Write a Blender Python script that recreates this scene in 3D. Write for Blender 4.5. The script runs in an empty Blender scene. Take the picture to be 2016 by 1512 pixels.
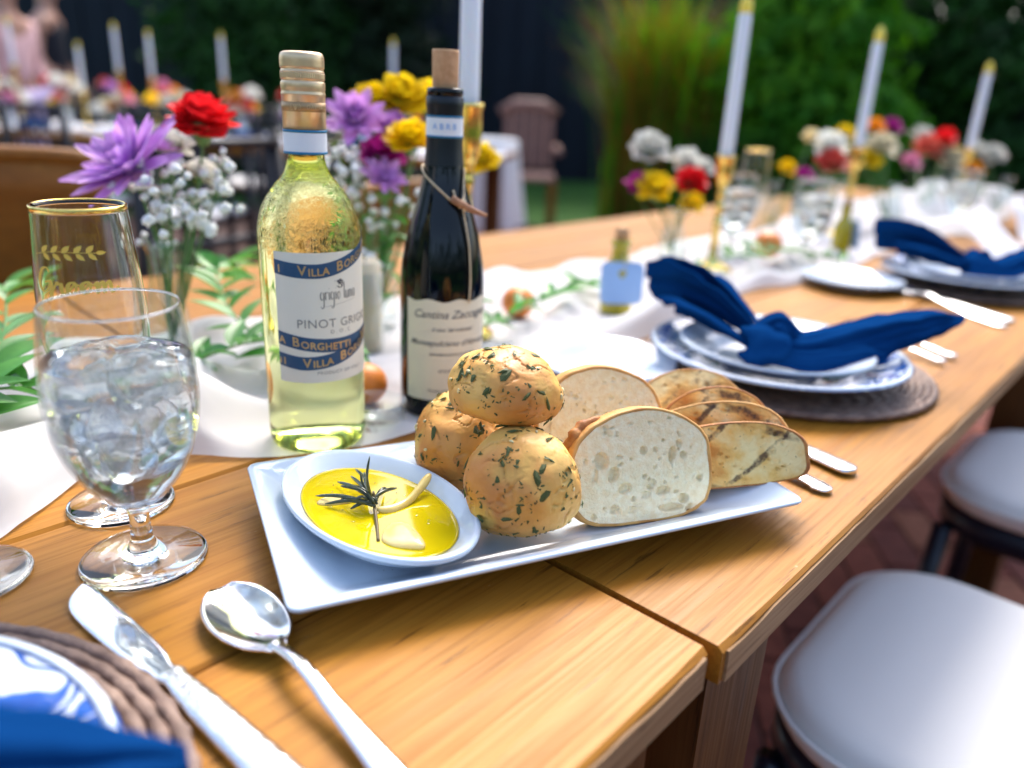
import bpy, bmesh, math, random
import numpy as np
from mathutils import Vector, Matrix, Euler, noise
PI = math.pi
rnd = random.Random(7)
scene = bpy.context.scene
COL = scene.collection
T = 0.75            # height of the table top above the paving

# ------------------------------------------------------------------ camera, sky, sun, exposure
cam_d = bpy.data.cameras.new('camera')
cam = bpy.data.objects.new('camera', cam_d); COL.objects.link(cam)
ax = ((.675262, -.736184, .045319), (.225601, .264649, .937585), (-.702229, -.622892, .344791))
cam.matrix_world = Matrix(((ax[0][0], ax[1][0], ax[2][0], 0), (ax[0][1], ax[1][1], ax[2][1], 0),
                           (ax[0][2], ax[1][2], ax[2][2], T + .268), (0, 0, 0, 1)))
cam_d.sensor_width = 36; cam_d.lens = 1514 / 2016 * 36
cam_d.clip_start = .02; cam_d.clip_end = 400
cam_d.dof.use_dof = True; cam_d.dof.focus_distance = .490; cam_d.dof.aperture_fstop = 2.8
scene.camera = cam

SUN_AZ, SUN_EL = math.radians(60), math.radians(50)     # azimuth measured from +Y towards +X
world = bpy.data.worlds.new('World'); scene.world = world; world.use_nodes = True
wn = world.node_tree; wn.nodes.clear()
sky = wn.nodes.new('ShaderNodeTexSky'); sky.sky_type = 'NISHITA'; sky.sun_disc = False
sky.sun_elevation = SUN_EL; sky.sun_rotation = SUN_AZ
sky.air_density = 1.0; sky.dust_density = 3.5; sky.ozone_density = 1.0
bg = wn.nodes.new('ShaderNodeBackground'); bg.inputs[1].default_value = .15
wo = wn.nodes.new('ShaderNodeOutputWorld')
wn.links.new(sky.outputs[0], bg.inputs[0]); wn.links.new(bg.outputs[0], wo.inputs[0])

sun_d = bpy.data.lights.new('sun', 'SUN'); sun_d.energy = 1.5; sun_d.angle = math.radians(26); sun_d.color = (1, .97, .93)
sun = bpy.data.objects.new('sun', sun_d); COL.objects.link(sun)
sv = Vector((math.sin(SUN_AZ) * math.cos(SUN_EL), math.cos(SUN_AZ) * math.cos(SUN_EL), math.sin(SUN_EL)))
sun.rotation_euler = sv.to_track_quat('Z', 'Y').to_euler(); sun.location = (0, 0, 8)
vs = scene.view_settings
vs.view_transform = 'Standard'; vs.look = 'None'; vs.gamma = 1; vs.exposure = 1.52; vs.use_curve_mapping = False
scene.render.engine = 'CYCLES'
cy = scene.cycles
cy.use_denoising = True; cy.max_bounces = 14; cy.transmission_bounces = 12; cy.transparent_max_bounces = 12
cy.glossy_bounces = 5; cy.diffuse_bounces = 3; cy.caustics_reflective = False; cy.caustics_refractive = True
cy.sample_clamp_indirect = 4; cy.blur_glossy = .5

# ------------------------------------------------------------------ materials
def new_mat(name):
    m = bpy.data.materials.new(name); m.use_nodes = True
    nt = m.node_tree; b = nt.nodes['Principled BSDF']
    return m, nt, b
def coords(nt, stretch=(1, 1, 1), kind='Object', rand=True):
    tc = nt.nodes.new('ShaderNodeTexCoord'); mp = nt.nodes.new('ShaderNodeMapping')
    mp.inputs['Scale'].default_value = stretch
    nt.links.new(tc.outputs[kind], mp.inputs[0])
    if rand:
        oi = nt.nodes.new('ShaderNodeObjectInfo'); ml = nt.nodes.new('ShaderNodeMath'); ml.operation = 'MULTIPLY'
        ml.inputs[1].default_value = 37.0
        nt.links.new(oi.outputs['Random'], ml.inputs[0]); nt.links.new(ml.outputs[0], mp.inputs['Location'])
    return mp.outputs[0]
def tex_noise(nt, vec, scale, detail=4, rough=.55, dist=0):
    n = nt.nodes.new('ShaderNodeTexNoise'); n.inputs['Scale'].default_value = scale
    n.inputs['Detail'].default_value = detail; n.inputs['Roughness'].default_value = rough
    n.inputs['Distortion'].default_value = dist
    nt.links.new(vec, n.inputs['Vector']); return n.outputs['Fac']
def ramp(nt, fac, stops, interp='LINEAR'):
    r = nt.nodes.new('ShaderNodeValToRGB'); cr = r.color_ramp; cr.interpolation = interp
    while len(cr.elements) < len(stops): cr.elements.new(.5)
    for e, (p, c) in zip(cr.elements, stops):
        e.position = p; e.color = (*c, 1) if len(c) == 3 else c
    nt.links.new(fac, r.inputs[0]); return r.outputs[0]
def mixc(nt, fac, a, b, mode='MIX'):
    m = nt.nodes.new('ShaderNodeMix'); m.data_type = 'RGBA'; m.blend_type = mode
    for sock, v in ((m.inputs[0], fac), (m.inputs[6], a), (m.inputs[7], b)):
        if isinstance(v, (int, float)): sock.default_value = v
        elif isinstance(v, tuple): sock.default_value = (*v, 1)
        else: nt.links.new(v, sock)
    return m.outputs[2]
def add_bump(nt, b, h, strength, dist=.001):
    bp = nt.nodes.new('ShaderNodeBump'); bp.inputs['Strength'].default_value = strength
    bp.inputs['Distance'].default_value = dist
    nt.links.new(h, bp.inputs['Height']); nt.links.new(bp.outputs[0], b.inputs['Normal']); return bp
MATS = {}
def P(name, col, rough=.5, metal=0, col2=None, scale=30, stretch=(1, 1, 1), bump=0, bscale=None, bdist=.001,
      trans=0, ior=1.45, coat=0, sss=0, sheen=0, lo=.35, hi=.65, detail=4, randv=0):
    if name in MATS: return MATS[name]
    m, nt, b = new_mat(name); MATS[name] = m
    b.inputs['Base Color'].default_value = (*col, 1)
    b.inputs['Roughness'].default_value = rough; b.inputs['Metallic'].default_value = metal
    b.inputs['IOR'].default_value = ior; b.inputs['Transmission Weight'].default_value = trans
    b.inputs['Coat Weight'].default_value = coat; b.inputs['Coat Roughness'].default_value = .05
    if sss:
        b.inputs['Subsurface Weight'].default_value = sss; b.inputs['Subsurface Radius'].default_value = (.01, .006, .003)
    if sheen: b.inputs['Sheen Weight'].default_value = sheen
    if col2 or bump:
        v = coords(nt, stretch)
    if col2:
        f = tex_noise(nt, v, scale, detail)
        c = ramp(nt, f, [(lo, col), (hi, col2)])
        if randv:
            oi = nt.nodes.new('ShaderNodeObjectInfo')
            rr = ramp(nt, oi.outputs['Random'], [(0, (1 - randv,) * 3), (1, (1 + randv,) * 3)])
            c = mixc(nt, 1.0, c, rr, 'MULTIPLY')
        nt.links.new(c, b.inputs['Base Color'])
    if bump:
        add_bump(nt, b, tex_noise(nt, v, bscale or scale * 3, 3), bump, bdist)
    return m

def wood_mat(name, light, mid, dark, rough=.38, grain=1.0, worn=True, up=False):
    m, nt, b = new_mat(name); MATS[name] = m
    o3 = (lambda a, b_: (b_, b_, a)) if up else (lambda a, b_: (a, b_, b_))
    v = coords(nt, o3(1.3, 26 * grain))
    big = tex_noise(nt, v, 1.6, 3, .5, .25)
    v2 = coords(nt, o3(5, 210 * grain))
    fine = tex_noise(nt, v2, 1.5, 5, .65, .1)
    v3 = coords(nt, o3(7, 95))
    pores = tex_noise(nt, v3, 2.2, 6, .7, .05)
    c = ramp(nt, big, [(.28, mid), (.5, light), (.72, mid)])
    c = mixc(nt, ramp(nt, fine, [(.45, (0,) * 3), (.80, (.55,) * 3)]), c, dark)
    c = mixc(nt, ramp(nt, pores, [(.60, (0,) * 3), (.68, (.6,) * 3)]), c, tuple(x * .6 for x in dark))
    if worn:
        v4 = coords(nt, (12, 45, 20)); sc = tex_noise(nt, v4, 2.0, 6, .7)
        c = mixc(nt, ramp(nt, sc, [(.685, (0,) * 3), (.73, (.45,) * 3)]), c, (.62, .45, .28))
    oi = nt.nodes.new('ShaderNodeObjectInfo'); v5 = coords(nt, (2.2, 7, 7)); bl = tex_noise(nt, v5, 1.4, 2)
    c = mixc(nt, 1.0, c, ramp(nt, oi.outputs['Random'], [(0, (.86, .84, .80)), (1, (1.08, 1.06, 1.04))]), 'MULTIPLY')
    c = mixc(nt, 1.0, c, ramp(nt, bl, [(.3, (.84, .80, .74)), (.7, (1.1, 1.08, 1.06))]), 'MULTIPLY')
    nt.links.new(c, b.inputs['Base Color'])
    rr = ramp(nt, fine, [(.3, (rough - .06,) * 3), (.7, (rough + .16,) * 3)]); nt.links.new(rr, b.inputs['Roughness'])
    b.inputs['Specular IOR Level'].default_value = .2
    add_bump(nt, b, fine, .25, .0006)
    return m

def glass_mat(name, col=(1, 1, 1), ior=1.5, rough=0.0, bump=0, bscale=60, stretch=(1, 1, 1), bdist=.001, milky=0, zmask=None):
    m = bpy.data.materials.new(name); m.use_nodes = True; nt = m.node_tree; nt.nodes.clear(); MATS[name] = m
    g = nt.nodes.new('ShaderNodeBsdfGlass'); g.inputs['Color'].default_value = (*col, 1)
    g.inputs['IOR'].default_value = ior; g.inputs['Roughness'].default_value = rough
    out = nt.nodes.new('ShaderNodeOutputMaterial'); res = g.outputs[0]
    if bump:
        v = coords(nt, stretch, rand=False); h = tex_noise(nt, v, bscale, 3, .6, .2)
        bp = nt.nodes.new('ShaderNodeBump'); bp.inputs['Strength'].default_value = bump; bp.inputs['Distance'].default_value = bdist
        if zmask:
            tc = nt.nodes.new('ShaderNodeTexCoord'); sx = nt.nodes.new('ShaderNodeSeparateXYZ')
            nt.links.new(tc.outputs['Object'], sx.inputs[0])
            z0, z1, s = zmask
            a = ramp(nt, sx.outputs[2], [(0, (0,) * 3), (z0, (0,) * 3), (z0 + .01, (1,) * 3), (z1, (1,) * 3), (z1 + .012, (0,) * 3)])
            mu = nt.nodes.new('ShaderNodeMath'); mu.operation = 'MULTIPLY'
            thr = ramp(nt, h, [(.5, (0,) * 3), (.62, (1,) * 3)])
            nt.links.new(thr, mu.inputs[0]); nt.links.new(a, mu.inputs[1]); h = mu.outputs[0]
        nt.links.new(h, bp.inputs['Height']); nt.links.new(bp.outputs[0], g.inputs['Normal'])
    if milky:
        d = nt.nodes.new('ShaderNodeBsdfDiffuse'); d.inputs[0].default_value = (.9, .95, 1, 1)
        tl = nt.nodes.new('ShaderNodeBsdfTranslucent'); tl.inputs[0].default_value = (.9, .95, 1, 1)
        mm = nt.nodes.new('ShaderNodeMixShader'); nt.links.new(d.outputs[0], mm.inputs[1]); nt.links.new(tl.outputs[0], mm.inputs[2])
        mx = nt.nodes.new('ShaderNodeMixShader')
        v = coords(nt, (1, 1, 1)); f = tex_noise(nt, v, 90, 4, .7, 1.0)
        nt.links.new(ramp(nt, f, [(.42, (milky * .25,) * 3), (.66, (milky,) * 3)]), mx.inputs[0])
        nt.links.new(res, mx.inputs[1]); nt.links.new(mm.outputs[0], mx.inputs[2]); res = mx.outputs[0]
    nt.links.new(res, out.inputs[0]); return m

def thin_cloth(name, col, transp, transl, bump=.2):
    m = bpy.data.materials.new(name); m.use_nodes = True; nt = m.node_tree; nt.nodes.clear(); MATS[name] = m
    d = nt.nodes.new('ShaderNodeBsdfDiffuse'); d.inputs[0].default_value = (*col, 1)
    t = nt.nodes.new('ShaderNodeBsdfTranslucent'); t.inputs[0].default_value = (*col, 1)
    tr = nt.nodes.new('ShaderNodeBsdfTransparent')
    v = coords(nt, rand=False); h = tex_noise(nt, v, 900, 2)
    bp = nt.nodes.new('ShaderNodeBump'); bp.inputs['Strength'].default_value = bump; bp.inputs['Distance'].default_value = .0004
    nt.links.new(h, bp.inputs['Height']); nt.links.new(bp.outputs[0], d.inputs['Normal'])
    a = nt.nodes.new('ShaderNodeMixShader'); a.inputs[0].default_value = transl
    nt.links.new(d.outputs[0], a.inputs[1]); nt.links.new(t.outputs[0], a.inputs[2])
    c = nt.nodes.new('ShaderNodeMixShader'); c.inputs[0].default_value = transp
    nt.links.new(a.outputs[0], c.inputs[1]); nt.links.new(tr.outputs[0], c.inputs[2])
    o = nt.nodes.new('ShaderNodeOutputMaterial'); nt.links.new(c.outputs[0], o.inputs[0]); return m

def leaf_mat(name, a, b, transl=.35, rough=.45):
    m = bpy.data.materials.new(name); m.use_nodes = True; nt = m.node_tree; MATS[name] = m
    bs = nt.nodes['Principled BSDF']; bs.inputs['Roughness'].default_value = rough
    oi = nt.nodes.new('ShaderNodeObjectInfo')
    v = coords(nt); f = tex_noise(nt, v, 3.0, 3)
    c = ramp(nt, f, [(.35, a), (.65, b)])
    rr = ramp(nt, oi.outputs['Random'], [(0, (.75,) * 3), (1, (1.2,) * 3)])
    c = mixc(nt, 1.0, c, rr, 'MULTIPLY')
    nt.links.new(c, bs.inputs['Base Color'])
    t = nt.nodes.new('ShaderNodeBsdfTranslucent'); nt.links.new(c, t.inputs[0])
    mx = nt.nodes.new('ShaderNodeMixShader'); mx.inputs[0].default_value = transl
    nt.links.new(bs.outputs[0], mx.inputs[1]); nt.links.new(t.outputs[0], mx.inputs[2])
    nt.links.new(mx.outputs[0], nt.nodes['Material Output'].inputs[0]); return m

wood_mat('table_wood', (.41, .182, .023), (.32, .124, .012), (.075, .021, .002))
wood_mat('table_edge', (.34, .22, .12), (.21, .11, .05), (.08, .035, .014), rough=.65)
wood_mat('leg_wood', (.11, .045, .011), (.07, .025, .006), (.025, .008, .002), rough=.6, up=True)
wood_mat('chair_wood', (.27, .115, .020), (.21, .08, .012), (.11, .04, .006), grain=.4, worn=False)
P('porcelain', (.60, .69, .78), .12, coat=.4)
P('porcelain_far', (.64, .71, .79), .15, coat=.3)
P('gold', (.83, .60, .16), .16, 1)
P('gold_foil', (.90, .58, .10), .35, .15, bump=.1, bscale=300, bdist=.0003)
P('cap_gold', (.72, .53, .31), .32, .6)
P('cap_gold_dark', (.42, .27, .13), .4, .5)
P('steel', (.86, .86, .87), .09, 1, bump=.04, bscale=40)
P('steel_ornate', (.80, .80, .81), .2, 1, bump=.55, bscale=260, bdist=.0012)
P('paper', (.78, .75, .64), .55)
P('paper_cream', (.70, .66, .52), .6)
P('print_blue', (.018, .075, .165), .45)
P('print_gold', (.52, .36, .16), .35, .4)
P('print_grey', (.25, .24, .22), .5)
P('print_dark', (.10, .10, .11), .5)
P('band_white', (.78, .82, .87), .5, bump=.3, bscale=700, bdist=.0003)
P('band_blue', (.01, .17, .33), .4)
P('red_glass', (.0008, .0022, .0040), .05, ior=1.38)
P('red_foil', (.002, .005, .010), .35)
P('cork', (.60, .34, .17), .75, col2=(.48, .25, .11), scale=160, bump=.3, bscale=400)
P('raffia', (.74, .60, .40), .8, col2=(.60, .45, .28), scale=200, bump=.4, bscale=500)
P('twig', (.30, .14, .07), .8, col2=(.40, .20, .11), scale=150, bump=.5, bscale=400)
P('oil', (.80, .62, .003), .015, ior=1.47, coat=.2, trans=.30)
P('rosemary', (.020, .035, .018), .25, col2=(.05, .065, .03), scale=150, coat=.4)
P('rosemary_stem', (.10, .07, .018), .45)
P('garlic', (.78, .64, .30), .25, col2=(.72, .53, .16), scale=60, coat=.4, sss=.3)
P('garlic_toast', (.62, .42, .08), .3, col2=(.74, .58, .20), scale=90, coat=.3)
P('herb', (.022, .032, .007), .6, col2=(.11, .13, .022), scale=90)
P('garlic_bit', (.72, .60, .30), .45, sss=.2)
P('wax', (.82, .83, .86), .42, sss=.4)
P('flame_tip', (.95, .74, .10), .4, sss=.3)
P('candle_cream', (.80, .66, .44), .5, sss=.4)
P('orange', (.75, .23, .035), .42, bump=.35, bscale=900, bdist=.0005)
P('tag_blue', (.33, .50, .78), .7)
P('favor_oil', (.42, .34, .004), .08, coat=.6)
P('black_paint', (.004, .003, .007), .45)
P('navy_paint', (.006, .010, .022), .35, coat=.2)
P('cushion', (.82, .80, .77), .9, bump=.35, bscale=420, bdist=.0008)
P('navy_wall', (.0008, .0035, .012), .8, col2=(.002, .007, .018), scale=2)
P('slate', (.005, .010, .018), .6)
P('skin', (.45, .24, .17), .5, sss=.2)
P('pink_cloth', (.70, .42, .42), .8, bump=.3, bscale=60, bdist=.01)
P('suit', (.006, .007, .016), .8)
P('hair', (.03, .018, .012), .5)
P('lavender_cloth', (.42, .34, .52), .8)
P('brick_a', (.27, .080, .050), .9, col2=(.20, .055, .036), scale=25, bump=.4, bscale=90, bdist=.004)
P('brick_b', (.34, .130, .075), .9, col2=(.24, .09, .05), scale=25, bump=.4, bscale=90, bdist=.004)
P('brick_c', (.20, .060, .042), .9, col2=(.14, .04, .030), scale=25, bump=.4, bscale=90, bdist=.004)
P('mortar', (.07, .035, .026), .95, col2=(.06, .034, .028), scale=9, bump=.5, bscale=60, bdist=.005)
P('lawn', (.020, .085, .004), .9, col2=(.04, .13, .008), scale=6, bump=.8, bscale=40, bdist=.03)
P('wicker', (.34, .19, .15), .6, col2=(.26, .13, .10), scale=40)
P('bark', (.05, .034, .022), .9, col2=(.08, .055, .035), scale=20, bump=.6, bscale=40, bdist=.01)
P('stem', (.07, .17, .03), .5, col2=(.10, .22, .05), scale=60)
P('babys_breath', (.86, .86, .80), .6, sss=.2)
leaf_mat('leaf', (.045, .21, .022), (.085, .31, .04), .35, .35)
leaf_mat('leaf_pale', (.13, .33, .09), (.18, .40, .12), .3, .4)
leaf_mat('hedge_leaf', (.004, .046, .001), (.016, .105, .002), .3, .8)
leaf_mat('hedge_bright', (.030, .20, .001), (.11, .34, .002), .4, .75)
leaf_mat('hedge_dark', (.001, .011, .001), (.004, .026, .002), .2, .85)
leaf_mat('grass_tan', (.34, .13, .010), (.24, .16, .006), .35, .7)
leaf_mat('petal_purple', (.72, .42, .80), (.56, .24, .68), .35)
leaf_mat('petal_lilac', (.72, .38, .74), (.62, .27, .66), .35)
leaf_mat('petal_red', (.82, .030, .035), (.80, .010, .018), .35)
leaf_mat('petal_coral', (.78, .20, .13), (.70, .10, .08), .3)
leaf_mat('petal_yellow', (.95, .66, .005), (.98, .74, .02), .45)
leaf_mat('petal_cream', (.82, .70, .40), (.80, .74, .55), .3)
leaf_mat('petal_orange', (.82, .36, .02), (.78, .30, .02), .3)
leaf_mat('petal_white', (.82, .82, .76), (.80, .78, .70), .3)
leaf_mat('petal_magenta', (.40, .012, .20), (.48, .02, .30), .3)
leaf_mat('petal_pink', (.78, .32, .48), (.74, .26, .42), .3)
glass_mat('clear_glass', (.985, .995, .99), 1.47)
glass_mat('water', (.985, .995, .995), 1.33, bump=.22, bscale=22, stretch=(1, 1, 2.2), bdist=.004)
glass_mat('ice', (.985, .995, 1), 1.12, .02, bump=.45, bscale=26, stretch=(1, 1, .35), bdist=.006, milky=.34)
glass_mat('wine', (.945, .972, .70), 1.36, bump=.30, bscale=520, stretch=(1, 1, .6), bdist=.0008, zmask=(.150, .196, 0))
def thin_glass(name, col):
    m = bpy.data.materials.new(name); m.use_nodes = True; nt = m.node_tree; nt.nodes.clear(); MATS[name] = m
    tr = nt.nodes.new('ShaderNodeBsdfTransparent'); tr.inputs[0].default_value = (*col, 1)
    gl = nt.nodes.new('ShaderNodeBsdfGlossy'); gl.inputs['Roughness'].default_value = .02
    lw = nt.nodes.new('ShaderNodeLayerWeight'); lw.inputs[0].default_value = .5
    fr = ramp(nt, lw.outputs['Facing'], [(0, (.04,) * 3), (.5, (.10,) * 3), (.8, (.38,) * 3), (1, (.95,) * 3)])
    mx = nt.nodes.new('ShaderNodeMixShader'); o = nt.nodes.new('ShaderNodeOutputMaterial')
    nt.links.new(fr, mx.inputs[0]); nt.links.new(tr.outputs[0], mx.inputs[1]); nt.links.new(gl.outputs[0], mx.inputs[2]); nt.links.new(mx.outputs[0], o.inputs[0])
thin_glass('vase_glass', (.95, .975, .965)); thin_glass('goblet_wall', (.975, .985, .985))
thin_cloth('runner_cloth', (.84, .86, .88), .16, .35)
thin_cloth('napkin_blue', (.003, .034, .130), 0, .05, .6)
thin_cloth('napkin_white', (.80, .82, .86), .05, .3)

# bread, plate print and woven materials
def roll_mat():
    m, nt, b = new_mat('roll_crust'); MATS['roll_crust'] = m
    v = coords(nt); f = tex_noise(nt, v, 17, 2, .5); f2 = tex_noise(nt, v, 60, 5, .6)
    c = ramp(nt, f, [(.36, (.62, .235, .04)), (.5, (.76, .37, .075)), (.64, (.84, .52, .13))])
    c = mixc(nt, ramp(nt, f2, [(.48, (0,) * 3), (.72, (.4,) * 3)]), c, (.48, .17, .035))
    f3 = tex_noise(nt, v, 26, 2, .5); c = mixc(nt, ramp(nt, f3, [(.56, (0,) * 3), (.70, (.45,) * 3)]), c, (.78, .58, .12))
    nt.links.new(c, b.inputs['Base Color']); b.inputs['Roughness'].default_value = .48; b.inputs['Coat Weight'].default_value = .05
    b.inputs['Coat Roughness'].default_value = .25
    b.inputs['Subsurface Weight'].default_value = .15; b.inputs['Subsurface Radius'].default_value = (.006, .003, .001)
    add_bump(nt, b, tex_noise(nt, v, 160, 4), .35, .0012)
roll_mat()
P('crumb', (.90, .70, .40), .9, col2=(.96, .82, .55), scale=220, bump=.9, bscale=620, bdist=.0011, sss=.12)
P('crust', (.52, .22, .05), .6, col2=(.68, .38, .11), scale=60, bump=.4, bscale=250)
P('crust_dark', (.32, .10, .02), .55, col2=(.52, .22, .05), scale=120, bump=.7, bscale=250)
def grill_mat():
    m, nt, b = new_mat('grilled'); MATS['grilled'] = m
    v = coords(nt); f = tex_noise(nt, v, 35, 4)
    c = ramp(nt, f, [(.38, (.86, .66, .30)), (.52, (.80, .47, .12)), (.66, (.58, .23, .03))])
    tc = nt.nodes.new('ShaderNodeTexCoord')
    for rot, sc in ((.95, 9.0), (2.0, 6.0)):
        mp = nt.nodes.new('ShaderNodeMapping'); mp.inputs['Rotation'].default_value = (0, 0, rot)
        nt.links.new(tc.outputs['Object'], mp.inputs[0])
        w = nt.nodes.new('ShaderNodeTexWave'); w.inputs['Scale'].default_value = sc; w.inputs['Distortion'].default_value = .9
        w.inputs['Detail'].default_value = 3; w.inputs['Detail Scale'].default_value = 8
        nt.links.new(mp.outputs[0], w.inputs[0])
        k = ramp(nt, w.outputs['Fac'], [(.965, (0,) * 3), (.992, (.9,) * 3)])
        brk = ramp(nt, tex_noise(nt, v, 55, 4, .7), [(.42, (0,) * 3), (.58, (1,) * 3)]); k = mixc(nt, 1.0, k, brk, 'MULTIPLY')
        c = mixc(nt, k, c, (.055, .022, .008))
    sp = tex_noise(nt, v, 420, 2); c = mixc(nt, ramp(nt, sp, [(.68, (0,) * 3), (.73, (.8,) * 3)]), c, (.06, .03, .012))
    nt.links.new(c, b.inputs['Base Color']); b.inputs['Roughness'].default_value = .6
    add_bump(nt, b, tex_noise(nt, v, 420, 4), .8, .0012)
grill_mat()
def print_plate():
    m, nt, b = new_mat('blue_print_plate'); MATS['blue_print_plate'] = m
    v = coords(nt); f = tex_noise(nt, v, 24, 1, .4, 1.6)
    vo = nt.nodes.new('ShaderNodeTexVoronoi'); vo.inputs['Scale'].default_value = 34; nt.links.new(v, vo.inputs['Vector'])
    c = ramp(nt, f, [(.43, (.70, .75, .82)), (.445, (.012, .11, .46)), (.50, (.006, .06, .32)), (.54, (.70, .75, .82)), (.565, (.70, .75, .82)), (.58, (.01, .10, .44)), (.66, (.005, .04, .24)), (.68, (.70, .75, .82))])
    c = mixc(nt, ramp(nt, vo.outputs['Distance'], [(.17, (1,) * 3), (.22, (0,) * 3)]), c, (.012, .09, .40))
    nt.links.new(c, b.inputs['Base Color']); b.inputs['Roughness'].default_value = .1; b.inputs['Coat Weight'].default_value = .5
print_plate()
def rattan():
    m, nt, b = new_mat('rattan'); MATS['rattan'] = m
    v = coords(nt); f = tex_noise(nt, v, 60, 4, .6)
    c = ramp(nt, f, [(.3, (.10, .055, .04)), (.55, (.22, .14, .105)), (.75, (.34, .23, .17))])
    nt.links.new(c, b.inputs['Base Color']); b.inputs['Roughness'].default_value = .6
    add_bump(nt, b, tex_noise(nt, v, 420, 3), .6, .0012)
rattan()
P('rattan_base', (.02, .012, .01), .9)

# ------------------------------------------------------------------ object helpers
def mesh_data(name, verts, faces, mat, smooth=True, fix=False, flip=False):
    me = bpy.data.meshes.new(name); me.from_pydata([tuple(map(float, v)) for v in verts], [], [list(map(int, f)) for f in faces])
    if fix or flip:
        bm = bmesh.new(); bm.from_mesh(me)
        if fix: bmesh.ops.recalc_face_normals(bm, faces=bm.faces)
        if flip: bmesh.ops.reverse_faces(bm, faces=bm.faces)
        bm.to_mesh(me); bm.free()
    me.polygons.foreach_set('use_smooth', [smooth] * len(me.polygons))
    if mat: me.materials.append(MATS[mat] if isinstance(mat, str) else mat)
    me.update(); return me
def put(name, me, parent=None, loc=(0, 0, 0), rot=(0, 0, 0), scale=(1, 1, 1), mtx=None):
    o = bpy.data.objects.new(name, me); COL.objects.link(o)
    if parent is not None: o.parent = parent
    if mtx is not None: o.matrix_basis = mtx
    else: o.location = loc; o.rotation_euler = rot; o.scale = scale
    return o
def mk(name, vf, mat, parent=None, smooth=True, fix=True, **k):
    return put(name, mesh_data(name, vf[0], vf[1], mat, smooth, fix), parent, **k)
def tag(o, label=None, cat=None, group=None, kind=None):
    if label: o['label'] = label
    if cat: o['category'] = cat
    if group: o['group'] = group
    if kind: o['kind'] = kind
    return o
def thing(name, label, cat, loc=(0, 0, 0), rz=0, group=None, mtx=None):
    o = bpy.data.objects.new(name, None); COL.objects.link(o); o.empty_display_size = .05
    if mtx is not None: o.matrix_basis = mtx
    else: o.location = loc; o.rotation_euler = (0, 0, rz)
    return tag(o, label, cat, group)
def copy_tree(o, parent=None):
    c = o.copy(); COL.objects.link(c); c.parent = parent
    for ch in list(o.children): copy_tree(ch, c)
    return c
def join(*parts):
    V, Fc = [], []
    for v, f in parts:
        k = len(V); V += list(v); Fc += [[i + k for i in q] for q in f]
    return V, Fc
def xf(vf, m):
    return [tuple(m @ Vector(v)) for v in vf[0]], vf[1]
def lathe(prof, n=40, closed=False):
    V, Fc, rings = [], [], []
    for r, z in prof:
        if r < 1e-6: rings.append([len(V)]); V.append((0, 0, z))
        else:
            rings.append(list(range(len(V), len(V) + n)))
            V += [(r * math.cos(2 * PI * i / n), r * math.sin(2 * PI * i / n), z) for i in range(n)]
    pairs = list(zip(rings, rings[1:])) + ([(rings[-1], rings[0])] if closed else [])
    for a, b in pairs:
        for i in range(n):
            j = (i + 1) % n
            if len(a) == 1 and len(b) == 1: continue
            if len(a) == 1: Fc.append([a[0], b[j], b[i]])
            elif len(b) == 1: Fc.append([a[i], a[j], b[0]])
            else: Fc.append([a[i], a[j], b[j], b[i]])
    return V, Fc
def smooth_prof(pts, k=4):
    out = []
    for i in range(len(pts) - 1):
        p0, p1, p2, p3 = pts[max(i - 1, 0)], pts[i], pts[i + 1], pts[min(i + 2, len(pts) - 1)]
        for s in range(k):
            t = s / k
            out.append(tuple(.5 * (2 * b + (c - a) * t + (2 * a - 5 * b + 4 * c - d) * t * t + (3 * b - a - 3 * c + d) * t ** 3)
                             for a, b, c, d in zip(p0, p1, p2, p3)))
    out.append(tuple(pts[-1])); return [(max(q[0], 0) if len(q) == 2 else q[0], *q[1:]) for q in out]
def spline(pts, k=6):
    out = []
    for i in range(len(pts) - 1):
        p0, p1, p2, p3 = pts[max(i - 1, 0)], pts[i], pts[i + 1], pts[min(i + 2, len(pts) - 1)]
        for s in range(k):
            t = s / k
            out.append(tuple(.5 * (2 * b + (c - a) * t + (2 * a - 5 * b + 4 * c - d) * t * t + (3 * b - a - 3 * c + d) * t ** 3)
                             for a, b, c, d in zip(p0, p1, p2, p3)))
    out.append(tuple(pts[-1])); return out
def tube(pts, rad, n=8, cap=True, flat=1.0):
    P_ = [Vector(p) for p in pts]; m = len(P_)
    R_ = rad if isinstance(rad, (list, tuple)) else [rad] * m
    V, Fc = [], []
    u = None
    for i, p in enumerate(P_):
        d = (P_[min(i + 1, m - 1)] - P_[max(i - 1, 0)]).normalized()
        if u is None:
            u = d.orthogonal().normalized()
        u = (u - d * u.dot(d)); u = u.normalized() if u.length > 1e-6 else d.orthogonal().normalized()
        w = d.cross(u)
        for k in range(n):
            a = 2 * PI * k / n; V.append(tuple(p + (u * math.cos(a) + w * math.sin(a) * flat) * R_[i]))
    for i in range(m - 1):
        for k in range(n):
            j = (k + 1) % n; Fc.append([i * n + k, i * n + j, (i + 1) * n + j, (i + 1) * n + k])
    if cap:
        Fc.append(list(range(n))[::-1]); Fc.append([(m - 1) * n + k for k in range(n)])
    return V, Fc
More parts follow.
